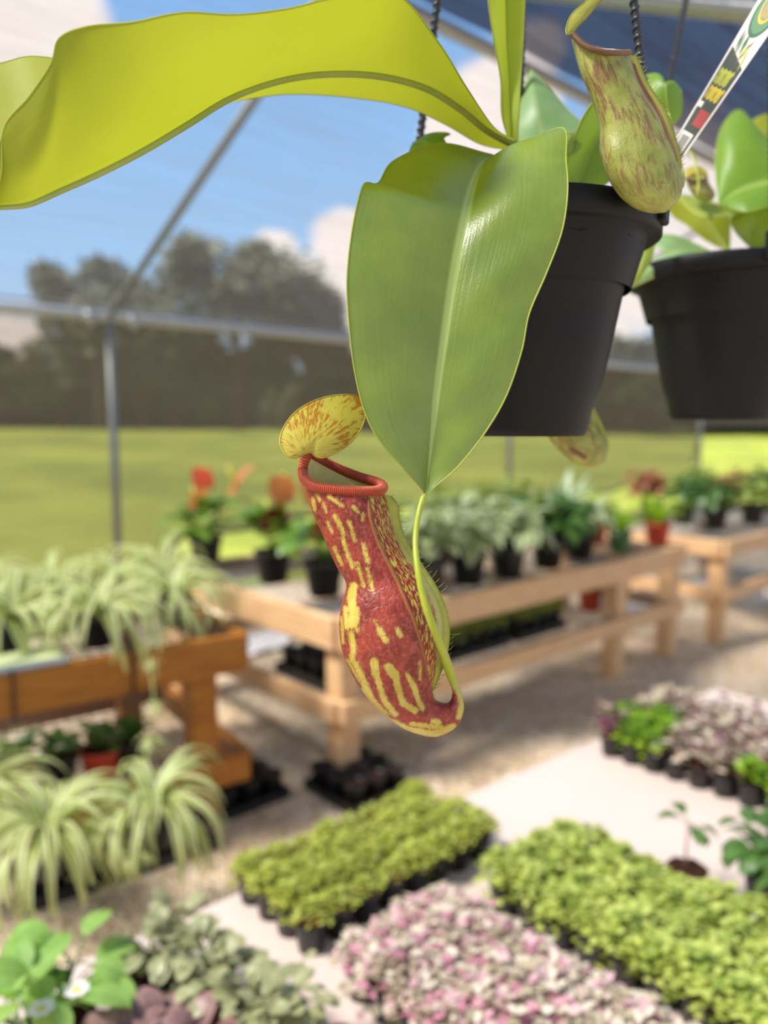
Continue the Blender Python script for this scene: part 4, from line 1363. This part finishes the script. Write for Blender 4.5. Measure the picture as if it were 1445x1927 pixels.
def bush(e, meshes, n, z0, hgt, rad, sc=(.8, 1.2), name='leaf', rnd=random, stem='deep'):
    tips = []
    for k in range(5):
        az = rnd.uniform(0, 2 * PI)
        tips.append(Vector((math.cos(az) * rad * .45, math.sin(az) * rad * .45, z0 + hgt * rnd.uniform(.6, .9))))
    for tp in tips:
        mb = MB(); mb.tube([(0, 0, z0 - .01), (tp.x * .4, tp.y * .4, z0 + (tp.z - z0) * .6), tp], [.004, .0035, .002], 5)
        mb.build('stem', PM[stem], e, local=True)
    for k in range(n):
        tp = rnd.choice(tips)
        f = rnd.uniform(.25, 1.0)
        az = rnd.uniform(0, 2 * PI)
        p = Vector((tp.x * f, tp.y * f, z0 + (tp.z - z0) * f))
        inst(name, rnd.choice(meshes), e, p, (rnd.uniform(-.3, .3), -rnd.uniform(-.5, .7) * (f + .2), az), rnd.uniform(*sc) * (1.15 - .35 * f))


# ------------------------------------------------------------------ trays of little pots on the white table
PITCH_ = .0675
POT_S = pot_mesh(.031, .062, .78, n=18)
SOIL_S = soil_mesh(.0295, .055, 'peat')


ORD = 'first second third fourth fifth sixth seventh eighth ninth tenth'.split()


def where(lb, i, j, names):
    return lb + ', ' + ' '.join(n_.format(i=ORD[i], j=ORD[j]) for n_ in names)


def tray_of(origin, ax1, n1, ax2, n2, foliage, tname, tlabel, tcat, tgroup, zoff=0.0, skip=(), fs=(.85, 1.2), pick=None, names=('row {j} from the front', '{i} from the left')):
    """n1 x n2 potted plants set close together; origin = outer corner on the surface"""
    rnd = random.Random(len(tname) * 7 + n1)
    for i in range(n1):
        for j in range(n2):
            if (i, j) in skip: continue
            p = origin + ax1 * ((i + .5) * PITCH_) + ax2 * ((j + .5) * PITCH_) + Z * .0005
            fol, lb_, nm_, gr_ = foliage, tlabel, tname, tgroup
            if pick:
                fol, lb_, nm_, gr_ = pick(i, j)
            t_ = empty(nm_, p, where(lb_, i, j, names), tcat, gr_, rz=rnd.uniform(0, 6.28))
            inst('pot', POT_S, t_)
            inst('soil', SOIL_S, t_)
            tag(inst('foliage', rnd.choice(fol), t_, (0, 0, .056), (0, 0, rnd.uniform(0, 6)), rnd.uniform(*fs)), kind='stuff')


FINE = [tuft_mesh(10 + k, 330, .037, .044, .0125, [PM['fine1'], PM['fine2'], PM['fine1']], .7, .3, .10) for k in range(4)] + [tuft_mesh(16, 120, .034, .030, .0125, [PM['fine1'], PM['fine2']], .7, .3, .0)]
CLOV = [tuft_mesh(20 + k, 230, .042, .064, .017, [PM['clov1'], PM['clov2'], PM['clov1']], .85, .45, .15) for k in range(4)]
PINK = [tuft_mesh(30 + k, 170, .050, .056, .022, [PM['pink2'], PM['pink1'], PM['pink3'], PM['pink2'], PM['pink4'], PM['pink3']], .6, .5, .3) for k in range(4)]
COL_P = [tuft_mesh(40 + k, 50, .040, .085, .036, [PM['purple'], PM['purple'], PM['mauve']], .5, .2, .1) for k in range(2)]
COL_G = [tuft_mesh(44 + k, 60, .048, .075, .034, [PM['coleus_green'], PM['coleus_green'], PM['deep']], .55, .4, .1) for k in range(2)]
COL_M = [tuft_mesh(48 + k, 60, .048, .080, .032, [PM['mauve'], PM['pink2'], PM['purple'], PM['pink3']], .6, .5, .1) for k in range(3)]

tray_of(G(578, 1818, ZW), A, 8, B, 4, FINE, 'seedling_pot', 'lime green pot by timber post', 'potted plant', 'fine green pots by the post', names=('{j} row from the front,', '{i} from the left'))
_k = G(832, 1742, ZW)
tray_of(_k, -A, 4, U, 8, PINK, 'polka_dot_plant', 'pink and cream leaved pot', 'potted plant', 'pink and cream pots at the bottom edge', names=('{j} row from the back,', '{i} from the right'))
_k = G(905, 1712, ZW)
tray_of(_k, A, 4, U, 10, CLOV, 'clover_pot', 'clover like green pot, lower right block', 'potted plant', 'clover like pots at the lower right', names=('{j} row from the back,', '{i} from the left'))


def col_pick(i, j):
    if i == 0 and j < 3 and j == 0: return COL_P, 'dark purple pot in the coleus block', 'coleus_pot', 'purple coleus pots'
    if i == 0 and j >= 6 or (i == 1 and j >= 7): return COL_G, 'lime leaved pot in the coleus block', 'coleus_pot', 'lime coleus pots at the near end'
    if i < 3 and j < 3: return COL_G, 'bright green leaved pot in the coleus block', 'coleus_pot', 'bright green coleus pots'
    return COL_M, 'dusky mauve leaved pot in the coleus block', 'coleus_pot', 'mauve coleus pots'


tray_of(G(1118, 1420, ZW), U, 8, A, 6, COL_M, 'coleus_pot', '', 'potted plant', '', pick=lambda i, j: col_pick(j, i), names=('{i} from far end,', '{j} row from left'))

# ------------------------------------------------------------------ front left and right plants on the white table
POT_M = pot_mesh(.045, .075, .78, 'black_plastic')
POT_T = pot_mesh(.045, .075, .78, 'terracotta')
SOIL_M = soil_mesh(.043, .066)
L_BROAD = [mk(blade_leaf(60 + k, .085, .058, 'lance', .07, .55), 'leaf', PM['broad']) for k in range(3)]
L_PEP = [mk(blade_leaf(63 + k, .042, .030, 'round', .045, .4), 'leaf', PM['pep']) for k in range(3)]
L_PEPR = [mk(blade_leaf(66 + k, .050, .044, 'heart', .045, .7), 'leaf', PM['pep_red']) for k in range(3)]
L_HOT = [mk(blade_leaf(69 + k, .045, .034, 'lance', .03, .5), 'leaf', PM['hot']) for k in range(2)]
L_DEEP = [mk(blade_leaf(71 + k, .060, .036, 'lance', .035, .6), 'leaf', PM['deep']) for k in range(3)]


def small_pot(name, label, loc, pot, rz=0.0, group=None):
    e = empty(name, loc, label, 'potted plant', group, rz)
    inst('pot', pot, e)
    inst('soil', SOIL_M, e)
    return e


e = small_pot('broadleaf_pot', 'light green broad leaved plant with white flowers in the lower left corner', G(60, 2060, ZW), POT_M)
bush(e, L_BROAD, 22, .07, .10, .07)
for k in range(2):
    p0 = Vector((.035 + .03 * k, -.03 + .05 * k, .16 - .01 * k))
    mb = MB(); mb.tube([(0, 0, .07), (p0.x * .6, p0.y * .6, .12), p0], .0015, 5); mb.build('flower_stem', PM['broad'], e, local=True)
    fl = MB(); fl.lathe([(0, .004), (.006, .003), (.007, 0), (0, -.002)], 10, p0); fo = fl.build('flower', PM['yel'], e, local=True)
    pm = mk(blade_leaf(90, .019, .013, 'round', 0, .1), 'petal', PM['petal'])
    for q in range(8): inst('petal', pm, fo, p0, (0, .1, q * PI / 4))
e = small_pot('broadleaf_pot', 'taller light green plant standing behind the white flowers', G(125, 1985, ZW), POT_M)
bush(e, L_BROAD, 10, .07, .10, .05, (.7, 1.0))
for k, (px, py) in enumerate(((300, 2030), (380, 2060), (230, 2080))):
    e = small_pot('peperomia_pot', ('dusky purple ridged leaf plant between the broad green leaves and the silver leaves', 'dusky purple ridged leaf plant at the bottom edge beside the silver leaves', 'dusky purple ridged leaf plant at the bottom edge beside the white flowers')[k], G(px, py, ZW), POT_T, group='dusky ridged plants')
    rosette(e, L_PEPR, 26, .065, (-.1, .9), (.7, 1.1))
for k, (px, py) in enumerate(((300, 1900), (380, 1925), (450, 1980), (520, 2050))):
    e = small_pot('peperomia_pot', ('silver green round leaved plant furthest from the camera at lower left', 'silver green round leaved plant just left of the white table gap', 'silver green round leaved plant leaning over the white table gap', 'silver green round leaved plant beside the hot pink leaves')[k], G(px, py, ZW), POT_M, group='silver green round leaved plants')
    bush(e, L_PEP, 46, .065, .09, .075, (.75, 1.2), stem='pep')
e = small_pot('hot_pink_pot', 'hot pink leaved plant peeking over the bottom edge', G(612, 2075, ZW), POT_M)
rosette(e, L_HOT, 18, .062, (.1, .9), (.7, 1.0))
e = small_pot('leafy_pot', 'dark green leafy plant at the right edge beside the seedling', G(1440, 1700, ZW), POT_M)
bush(e, L_DEEP, 50, .065, .12, .085, (.8, 1.3))
e = small_pot('leafy_pot', 'dark green leafy plant cut off by the right edge near the clover tray', G(1530, 1790, ZW), POT_M)
bush(e, L_DEEP, 40, .065, .12, .085, (.8, 1.3))
# lone seedling
e = small_pot('seedling', 'single thin seedling with a few drooping leaves beside the dark green plant', G(1290, 1690, ZW), POT_S)
mb = MB(); mb.tube([(0, 0, .05), (-.004, 0, .10), (0, .002, .165)], [.003, .0025, .002], 6); mb.build('stem', PM['mauve'], e, local=True)
for az, tl in ((3.0, .1), (-.3, -.5), (.2, -1.0), (1.8, .2), (-1.6, -.2)):
    inst('leaf', L_DEEP[0], e, (0, 0, .16), (0, -tl, az), .8)

# ------------------------------------------------------------------ spider plants on and under the brown bench
SPM = [mk(strap_leaf(100 + k, .25, .018, 1.15 - .12 * k, 2.2 + .1 * k), 'leaf', PM['spider']) for k in range(5)]
POT_B = pot_mesh(.062, .105, .74, 'black_plastic')
SOIL_B = soil_mesh(.058, .095)


def spider(label, loc, n, sc, group, tilt=(-.35, .35), seed=1):
    e = empty('spider_plant', loc, label, 'spider plant', group, rz=seed)
    inst('pot', POT_B, e); inst('soil', SOIL_B, e)
    rosette(e, SPM, n, .095, tilt, (sc * .75, sc * 1.15), r0=.012, rnd=random.Random(seed))
    return e


UG = 'spider plants on the brown bench'
for k, (px, py, lb_) in enumerate(((20, 1225, 'spider plant at the left edge on the brown bench'), (185, 1215, 'spider plant in the front middle of the brown bench, star shaped'), (330, 1175, 'spider plant at the right end of the brown bench'),
                                   (95, 1160, 'spider plant in the back row between the left and middle ones'), (225, 1150, 'spider plant in the back row behind the star shaped one'), (-50, 1160, 'spider plant in the back row cut off by the left edge'),
                                   (300, 1130, 'spider plant in the back row at the right end of the brown bench'))):
    spider(lb_, G(px, py, TOP), 56, 1.35, UG, seed=k + 3)
LZ = .2535
LG = 'spider plants on the lower shelf'
for k, (px, py, lb_) in enumerate(((290, 1590, 'large spider plant on the lower shelf beside the brown post'), (95, 1640, 'large spider plant on the lower shelf left of the hanging offshoot'), (-30, 1570, 'spider plant on the lower shelf at the left edge'))):
    spider(lb_, G(px, py, LZ) if k else G(px, py, LZ), 60, 1.25, LG, (-.5, .45), seed=k + 30)
# offshoots hanging on runners
SPS = [mk(strap_leaf(120 + k, .085, .010, .7 - .2 * k, 1.8), 'leaf', PM['spider']) for k in range(3)]
for lb_, p0, pts in (('spider plant runner trailing down over the brown rail', G(285, 1222, TOP + .02), [P(282, 1250, 2.28), P(292, 1330, 2.25), P(285, 1390, 2.25)]),
                     ('pale spider plant offshoot dangling low before the black pots', P(268, 1480, 1.98), [P(275, 1520, 1.95), P(262, 1570, 1.93), P(258, 1610, 1.92)])):
    e = empty('spider_offshoot', p0, lb_, 'offshoot')
    mb = MB(); mb.tube([p0] + pts, [.003, .003, .0025, .002], 6); mb.build('runner', PM['spider'], e)
    for q in range(3 if len(pts) > 2 else 1):
        rosette_at = pts[-1 - q] if q < len(pts) else pts[-1]
        rr = random.Random(q + 5)
        for k in range(14 if q else 18):
            az = k * 2.4
            inst('leaf', SPS[k % 3], e, rosette_at - p0, (rr.uniform(-.3, .3), rr.uniform(-.3, .9), az), rr.uniform(.6, 1.05) * (1 if q == 0 else .7))

# dark pots in the shade under the brown bench, tray of black pots on the gravel
POT_TB = pot_mesh(.062, .105, .74, 'terracotta')
for k, (px, py, tc) in enumerate(((30, 1490, 1), (110, 1480, 0), (190, 1465, 1), (250, 1450, 0), (-40, 1510, 0))):
    e = empty('plant_pot', G(px, py, LZ), ('terracotta coloured pot in the shade at the left end of the lower shelf', 'black pot in the shade between the two terracotta pots', 'terracotta coloured pot in the shade behind the large spider plants', 'black pot in the shade nearest the brown post', 'black pot in the shade cut off by the left edge')[k], 'pot', 'pots in the shade under the brown bench')
    inst('pot', POT_TB if tc else POT_B, e); inst('soil', SOIL_B, e)
    rosette(e, L_DEEP, 12, .095, (-.1, .9), (1.0, 1.5), rnd=random.Random(k))
POT_E = pot_mesh(.042, .095, .8, 'black_plastic', 16)
SOIL_E = soil_mesh(.040, .080)


def pot_block(label, tl, gname, origin, a_, n1, b_, n2, z=0.0, step=.098, fol=None):
    cen = origin + a_ * (n1 * step / 2) + b_ * (n2 * step / 2)
    e = empty('nursery_tray', cen, label, 'tray', 'black nursery trays')
    mb = MB(); mb.box(cen + Z * .004, (n1 * step / 2, n2 * step / 2, .003), (a_, b_, Z)); mb.build('tray_base', M['black_plastic'], e, smooth=False)
    for s_, u_, v_, la, lb in ((1, a_, b_, n1, n2), (-1, a_, b_, n1, n2), (1, b_, a_, n2, n1), (-1, b_, a_, n2, n1)):
        mb = MB(); mb.box(cen + v_ * s_ * (lb * step / 2) + Z * .02, (la * step / 2 + .002, .002, .02), (u_, v_, Z)); mb.build('tray_rim', M['black_plastic'], e, smooth=False)
    for i in range(n1):
        for j in range(n2):
            p = origin + a_ * ((i + .5) * step) + b_ * ((j + .5) * step) + Z * .0075
            t_ = empty('nursery_pot', p, where(tl, i, j, ('{j} row back,', '{i} along')), 'pot', gname)
            inst('pot', POT_E, t_); inst('soil', SOIL_E, t_)
            if fol: tag(inst('foliage', random.choice(fol), t_, (0, 0, .085), (0, 0, random.uniform(0, 6)), random.uniform(1.0, 1.25)), kind='stuff')


pot_block('tray of black pots on the gravel under the hanging spider plants', 'black pot on the gravel under the spider plants', 'black pots under the spider plants', G(45, 1722, 0), ab, 6, Vector((-ab.y, ab.x, 0)), 3)
pot_block('tray of black pots on the gravel between brown and pale benches', 'black pot on the gravel between the two benches', 'black pots between the benches', G(545, 1502, 0), -A, 3, B, 3)
pot_block('tray of black pots on the gravel right of the pale corner post', 'black pot on the gravel right of the corner post', 'black pots right of the corner post', G(775, 1490, 0), -A, 3, B, 3)

# ------------------------------------------------------------------ plants on the pale bench
L_ANTH = [mk(blade_leaf(140 + k, .17, .115, 'heart', .16, .8), 'leaf', PM['anth_leaf']) for k in range(3)]
L_ANTO = [mk(blade_leaf(143 + k, .17, .10, 'heart', .16, .8), 'leaf', PM['olive']) for k in range(2)]
SP = {q: mk(blade_leaf(150, .095, .075, 'heart', 0, .4, .25), 'spathe', PM[q]) for q in ('spathe', 'spathe_or', 'spathe_dk')}
POT_L = pot_mesh(.085, .15, .74, 'black_plastic', 24)
POT_LG = pot_mesh(.085, .15, .74, 'green_pot', 24)
POT_LT = pot_mesh(.085, .15, .74, 'terracotta', 24)
SOIL_L = soil_mesh(.08, .135)


def anthurium(label, loc, flowers, seed, sc=1.0):
    e = empty('anthurium', loc, label, 'anthurium', 'anthuriums on the pale bench', rz=seed)
    rn = random.Random(seed)
    inst('pot', POT_L, e); inst('soil', SOIL_L, e)
    rosette(e, L_ANTH + L_ANTO[:1], 20, .13, (-.1, .75), (.8 * sc, 1.25 * sc), rnd=rn)
    for k, (dx, dy, dz, c_) in enumerate(flowers):
        # stalks are given in the world frame so the flowers face the path
        q = Matrix.Rotation(-seed, 3, 'Z') @ Vector((dx, dy, dz))
        mb = MB(); mb.tube([(0, 0, .13), (q.x * .5, q.y * .5, .13 + (q.z - .13) * .6), q], .004, 6); mb.build('flower_stalk', PM['anth_leaf'], e, local=True)
        f = inst('spathe', SP[c_], e, q, (0, -.9, -seed - PI / 2 + k), rn.uniform(1.5, 2.0))
        mb = MB(); mb.tube([(.01, 0, .004), (.03, 0, .03), (.045, 0, .06)], [.005, .0045, .003], 7); mb.build('spadix', PM['yel'], f, local=True)
    return e


anthurium('anthurium with the tall pink red flower at the left end of the pale bench', G(388, 1062, TOP), [(.0, -.02, .40, 'spathe'), (-.03, -.05, .30, 'spathe_or'), (.16, 0, .37, 'spathe_or')], 2)
anthurium('anthurium with pale orange and dark red flowers in the middle of the pale bench', G(515, 1095, TOP), [(.05, -.03, .38, 'spathe_or'), (0, -.06, .26, 'spathe_dk'), (.02, -.06, .20, 'spathe_dk')], 3)
anthurium('anthurium with orange flower behind the mouth of the red pitcher', G(610, 1120, TOP), [(-.02, -.05, .40, 'spathe_or'), (.0, -.07, .27, 'spathe')], 5)
anthurium('green anthurium without open flowers behind the red pitcher', G(700, 1100, TOP), [(.03, -.05, .30, 'spathe_or')], 4, 1.05)

L_VAR = [mk(blade_leaf(160 + k, .12, .045, 'lance', .05, .7), 'leaf', PM['varieg']) for k in range(3)]
L_OLV = [mk(blade_leaf(163 + k, .13, .05, 'lance', .05, .8), 'leaf', PM['olive']) for k in range(3)]
L_DPL = [mk(blade_leaf(166 + k, .13, .06, 'lance', .05, .7), 'leaf', PM['deep']) for k in range(3)]
L_SIL = [mk(blade_leaf(169 + k, .30, .055, 'lance', .01, .12), 'leaf', PM['silver']) for k in range(2)]
L_GRS = [mk(strap_leaf(172 + k, .22, .010, 1.2, 1.3), 'leaf', PM['coleus_green']) for k in range(3)]
L_RST = [mk(blade_leaf(176 + k, .11, .055, 'lance', .05, .7), 'leaf', PM['rust']) for k in range(2)]


def big_pot(name, label, loc, pot, group, sc=1.0):
    e = empty(name, loc, label, 'potted plant', group)
    inst('pot', pot, e, sc=sc); inst('soil', SOIL_L, e, sc=sc)
    return e


RG = 'leafy plants along the pale bench rail'
for k, (px, py, leaves, hg, lb_) in enumerate(((800, 1118, L_VAR, .22, 'variegated bushy plant beside the tendril on the pale bench'), (880, 1098, L_VAR, .24, 'variegated bushy plant second from the red pitcher on the pale bench'),
                                               (955, 1086, L_VAR, .22, 'variegated drooping plant third from the red pitcher on the pale bench'), (1030, 1068, L_DPL, .20, 'dark green plant in front of the silver bladed plant'),
                                               (850, 1055, L_OLV, .30, 'olive green plant in the back row behind the variegated plants'), (960, 1040, L_OLV, .28, 'olive green plant in the back row beside the silver bladed plant'),
                                               (1090, 1050, L_VAR, .18, 'variegated plant in front of the green pot'))):
    e = big_pot('leafy_plant', lb_, G(px, py, TOP), POT_L, RG)
    bush(e, leaves, 85, .12, hg + .02, .24, (1.0, 1.5), rnd=random.Random(k + 60))
e = big_pot('silver_bladed_plant', 'plant with tall upright silvery blades in the back row', G(1050, 1035, TOP), POT_L, None)
rosette(e, L_SIL, 11, .135, (.5, 1.25), (.8, 1.25), r0=.015, rnd=random.Random(8))
e = big_pot('grassy_plant', 'bright green grassy plant in a green pot', G(1165, 1038, TOP), POT_LG, None, .8)
rosette(e, L_GRS, 70, .11, (-.3, .5), (.8, 1.2), r0=.02, rnd=random.Random(9))
e = big_pot('grassy_plant', 'bright green grassy plant in a red terracotta pot', G(1236, 1024, TOP), POT_LT, None, .9)
rosette(e, L_GRS, 70, .12, (-.3, .5), (.8, 1.2), r0=.02, rnd=random.Random(10))
e = big_pot('leafy_plant', 'leafy plant in a terracotta pot behind the green pot', G(1120, 1022, TOP), POT_LT, None, .8)
bush(e, L_OLV, 40, .11, .16, .13, rnd=random.Random(77))

# far bench
FG = 'plants on the far bench'
for k, (px, py, leaves, pot, hg, lb_) in enumerate(((1225, 978, L_RST, POT_L, .26, 'plant with rust red leaves at the left end of the far bench'), (1285, 985, L_DPL, POT_L, .20, 'dark green plant second along the far bench'), (1345, 996, L_DPL, POT_L, .16, 'dark green plant at the corner of the far bench in a black pot'),
                                                    (1415, 985, L_OLV, POT_L, .18, 'olive plant right of the corner of the far bench'), (1300, 955, L_OLV, POT_L, .22, 'olive plant in the back row of the far bench'), (1370, 955, L_RST, POT_L, .20, 'pinkish rust plant in the back row of the far bench'),
                                                    (1450, 962, L_DPL, POT_L, .20, 'dark green plant on the far bench cut by the right edge'))):
    e = big_pot('leafy_plant', lb_, G(px, py, TOP), pot, FG)
    bush(e, leaves, 70, .12, hg + .02, .22, (1.0, 1.4), rnd=random.Random(k + 90), stem='deep')

# lower shelf of the pale bench: trays of green plants, red pots; odds on the gravel behind
SZ = .31 + .085 / 2 - .002
AU = lambda a_, u_, z_: A * a_ + U * u_ + Z * z_
pot_block('tray of pale green plants on the lower shelf right of the red pitcher', 'pale green pot in the first shelf tray', 'pale green pots under the pale bench', AU(2.86, -2.27, SZ), -A, 5, B, 4, fol=CLOV)
pot_block('second tray of pale green plants on the lower shelf further right', 'pale green pot in the second shelf tray', 'pale green pots in the second tray under the pale bench', AU(3.32, -2.27, SZ), -A, 4, B, 4, fol=CLOV)
pot_block('tray of black pots on the lower shelf left of the corner post', 'black pot on the lower shelf left of corner post', 'black pots on the lower shelf', AU(1.80, -2.30, SZ), B, 4, A, 3)
for k, (px, py) in enumerate(((1035, 1165), (1110, 1148), (1160, 1140))):
    e = empty('plant_pot', G(px, py, 0) if False else G(px, py, SZ), ('red pot under the pale bench nearest the green trays', 'red pot in the middle under the pale bench', 'red pot under the pale bench nearest the bench leg')[k], 'pot', 'red pots under the pale bench')
    inst('pot', POT_LT, e, sc=.8); inst('soil', SOIL_L, e, sc=.8)
    rosette(e, L_DPL, 12, .11, (-.1, .9), (.5, .8), rnd=random.Random(k))


def sheet(label, c0, c1, c2, c3, z=.02):  # added white sheet in place of a bright sun spot on the gravel
    pts = [G(*c, 0) for c in (c0, c1, c2, c3)]
    mb = MB()
    n = 24
    mb.grid([[pts[0].lerp(pts[1], j / n).lerp(pts[3].lerp(pts[2], j / n), i / n) + Z * (z + .008 * math.sin(i * .9 + j * 1.7) + .006 * math.sin(j * .6)) for j in range(n + 1)] for i in range(n + 1)])
    o = mb.build('sun_spot_sheet', M['sun_spot'])
    md = o.modifiers.new('thick', 'SOLIDIFY'); md.thickness = .003
    tag(o, label, 'plastic sheet', 'white stand-ins for sun spots on the gravel')


sheet('white sheet standing in for a sun spot behind the brown bench post', (420, 1255), (545, 1215), (560, 1185), (440, 1205))
sheet('white sheet standing in for a sun spot beyond the green trays', (880, 1180), (1020, 1120), (960, 1108), (860, 1150))
sheet('white sheet standing in for a sun spot left of the second bench leg', (1100, 1132), (1225, 1172), (1235, 1150), (1115, 1112))
sheet('white sheet standing in for a sun spot under the far bench', (1290, 1115), (1445, 1140), (1445, 1110), (1300, 1090))
# bucket
bl = G(1405, 1140, 0)
e = empty('bucket', bl, 'grey white bucket standing under the far bench', 'bucket')
mb = MB(); mb.lathe([(0, .002), (.105, 0), (.11, .004), (.135, .27), (.142, .272), (.142, .285), (.134, .288), (.128, .27), (.104, .02), (0, .018)], 28, bl); mb.build('pail', M['bucket'], e)
mb = MB(); mb.tube([bl + Vector((.14 * math.cos(q * PI / 12), -.10 * math.sin(q * PI / 12), .26 - .08 * math.sin(q * PI / 12))) for q in range(13)], .003, 6); mb.build('handle', M['galv'], e)
# pale green tray at the left end of the brown bench
_p = G(20, 1255, TOP)
e = empty('seed_tray', _p, 'pale green flat seed tray with a blue grey lip on the brown bench', 'tray')
bb = Vector((-ab.y, ab.x, 0))
mb = MB(); mb.box(_p + Z * .010, (.15, .075, .008), (ab, bb, Z), .004); mb.build('tray_lip', M['grey_lip'], e, smooth=False)
mb = MB(); mb.box(_p + Z * .022, (.137, .063, .005), (ab, bb, Z), .003); mb.build('seed_mat', M['pale_green'], e, smooth=False)
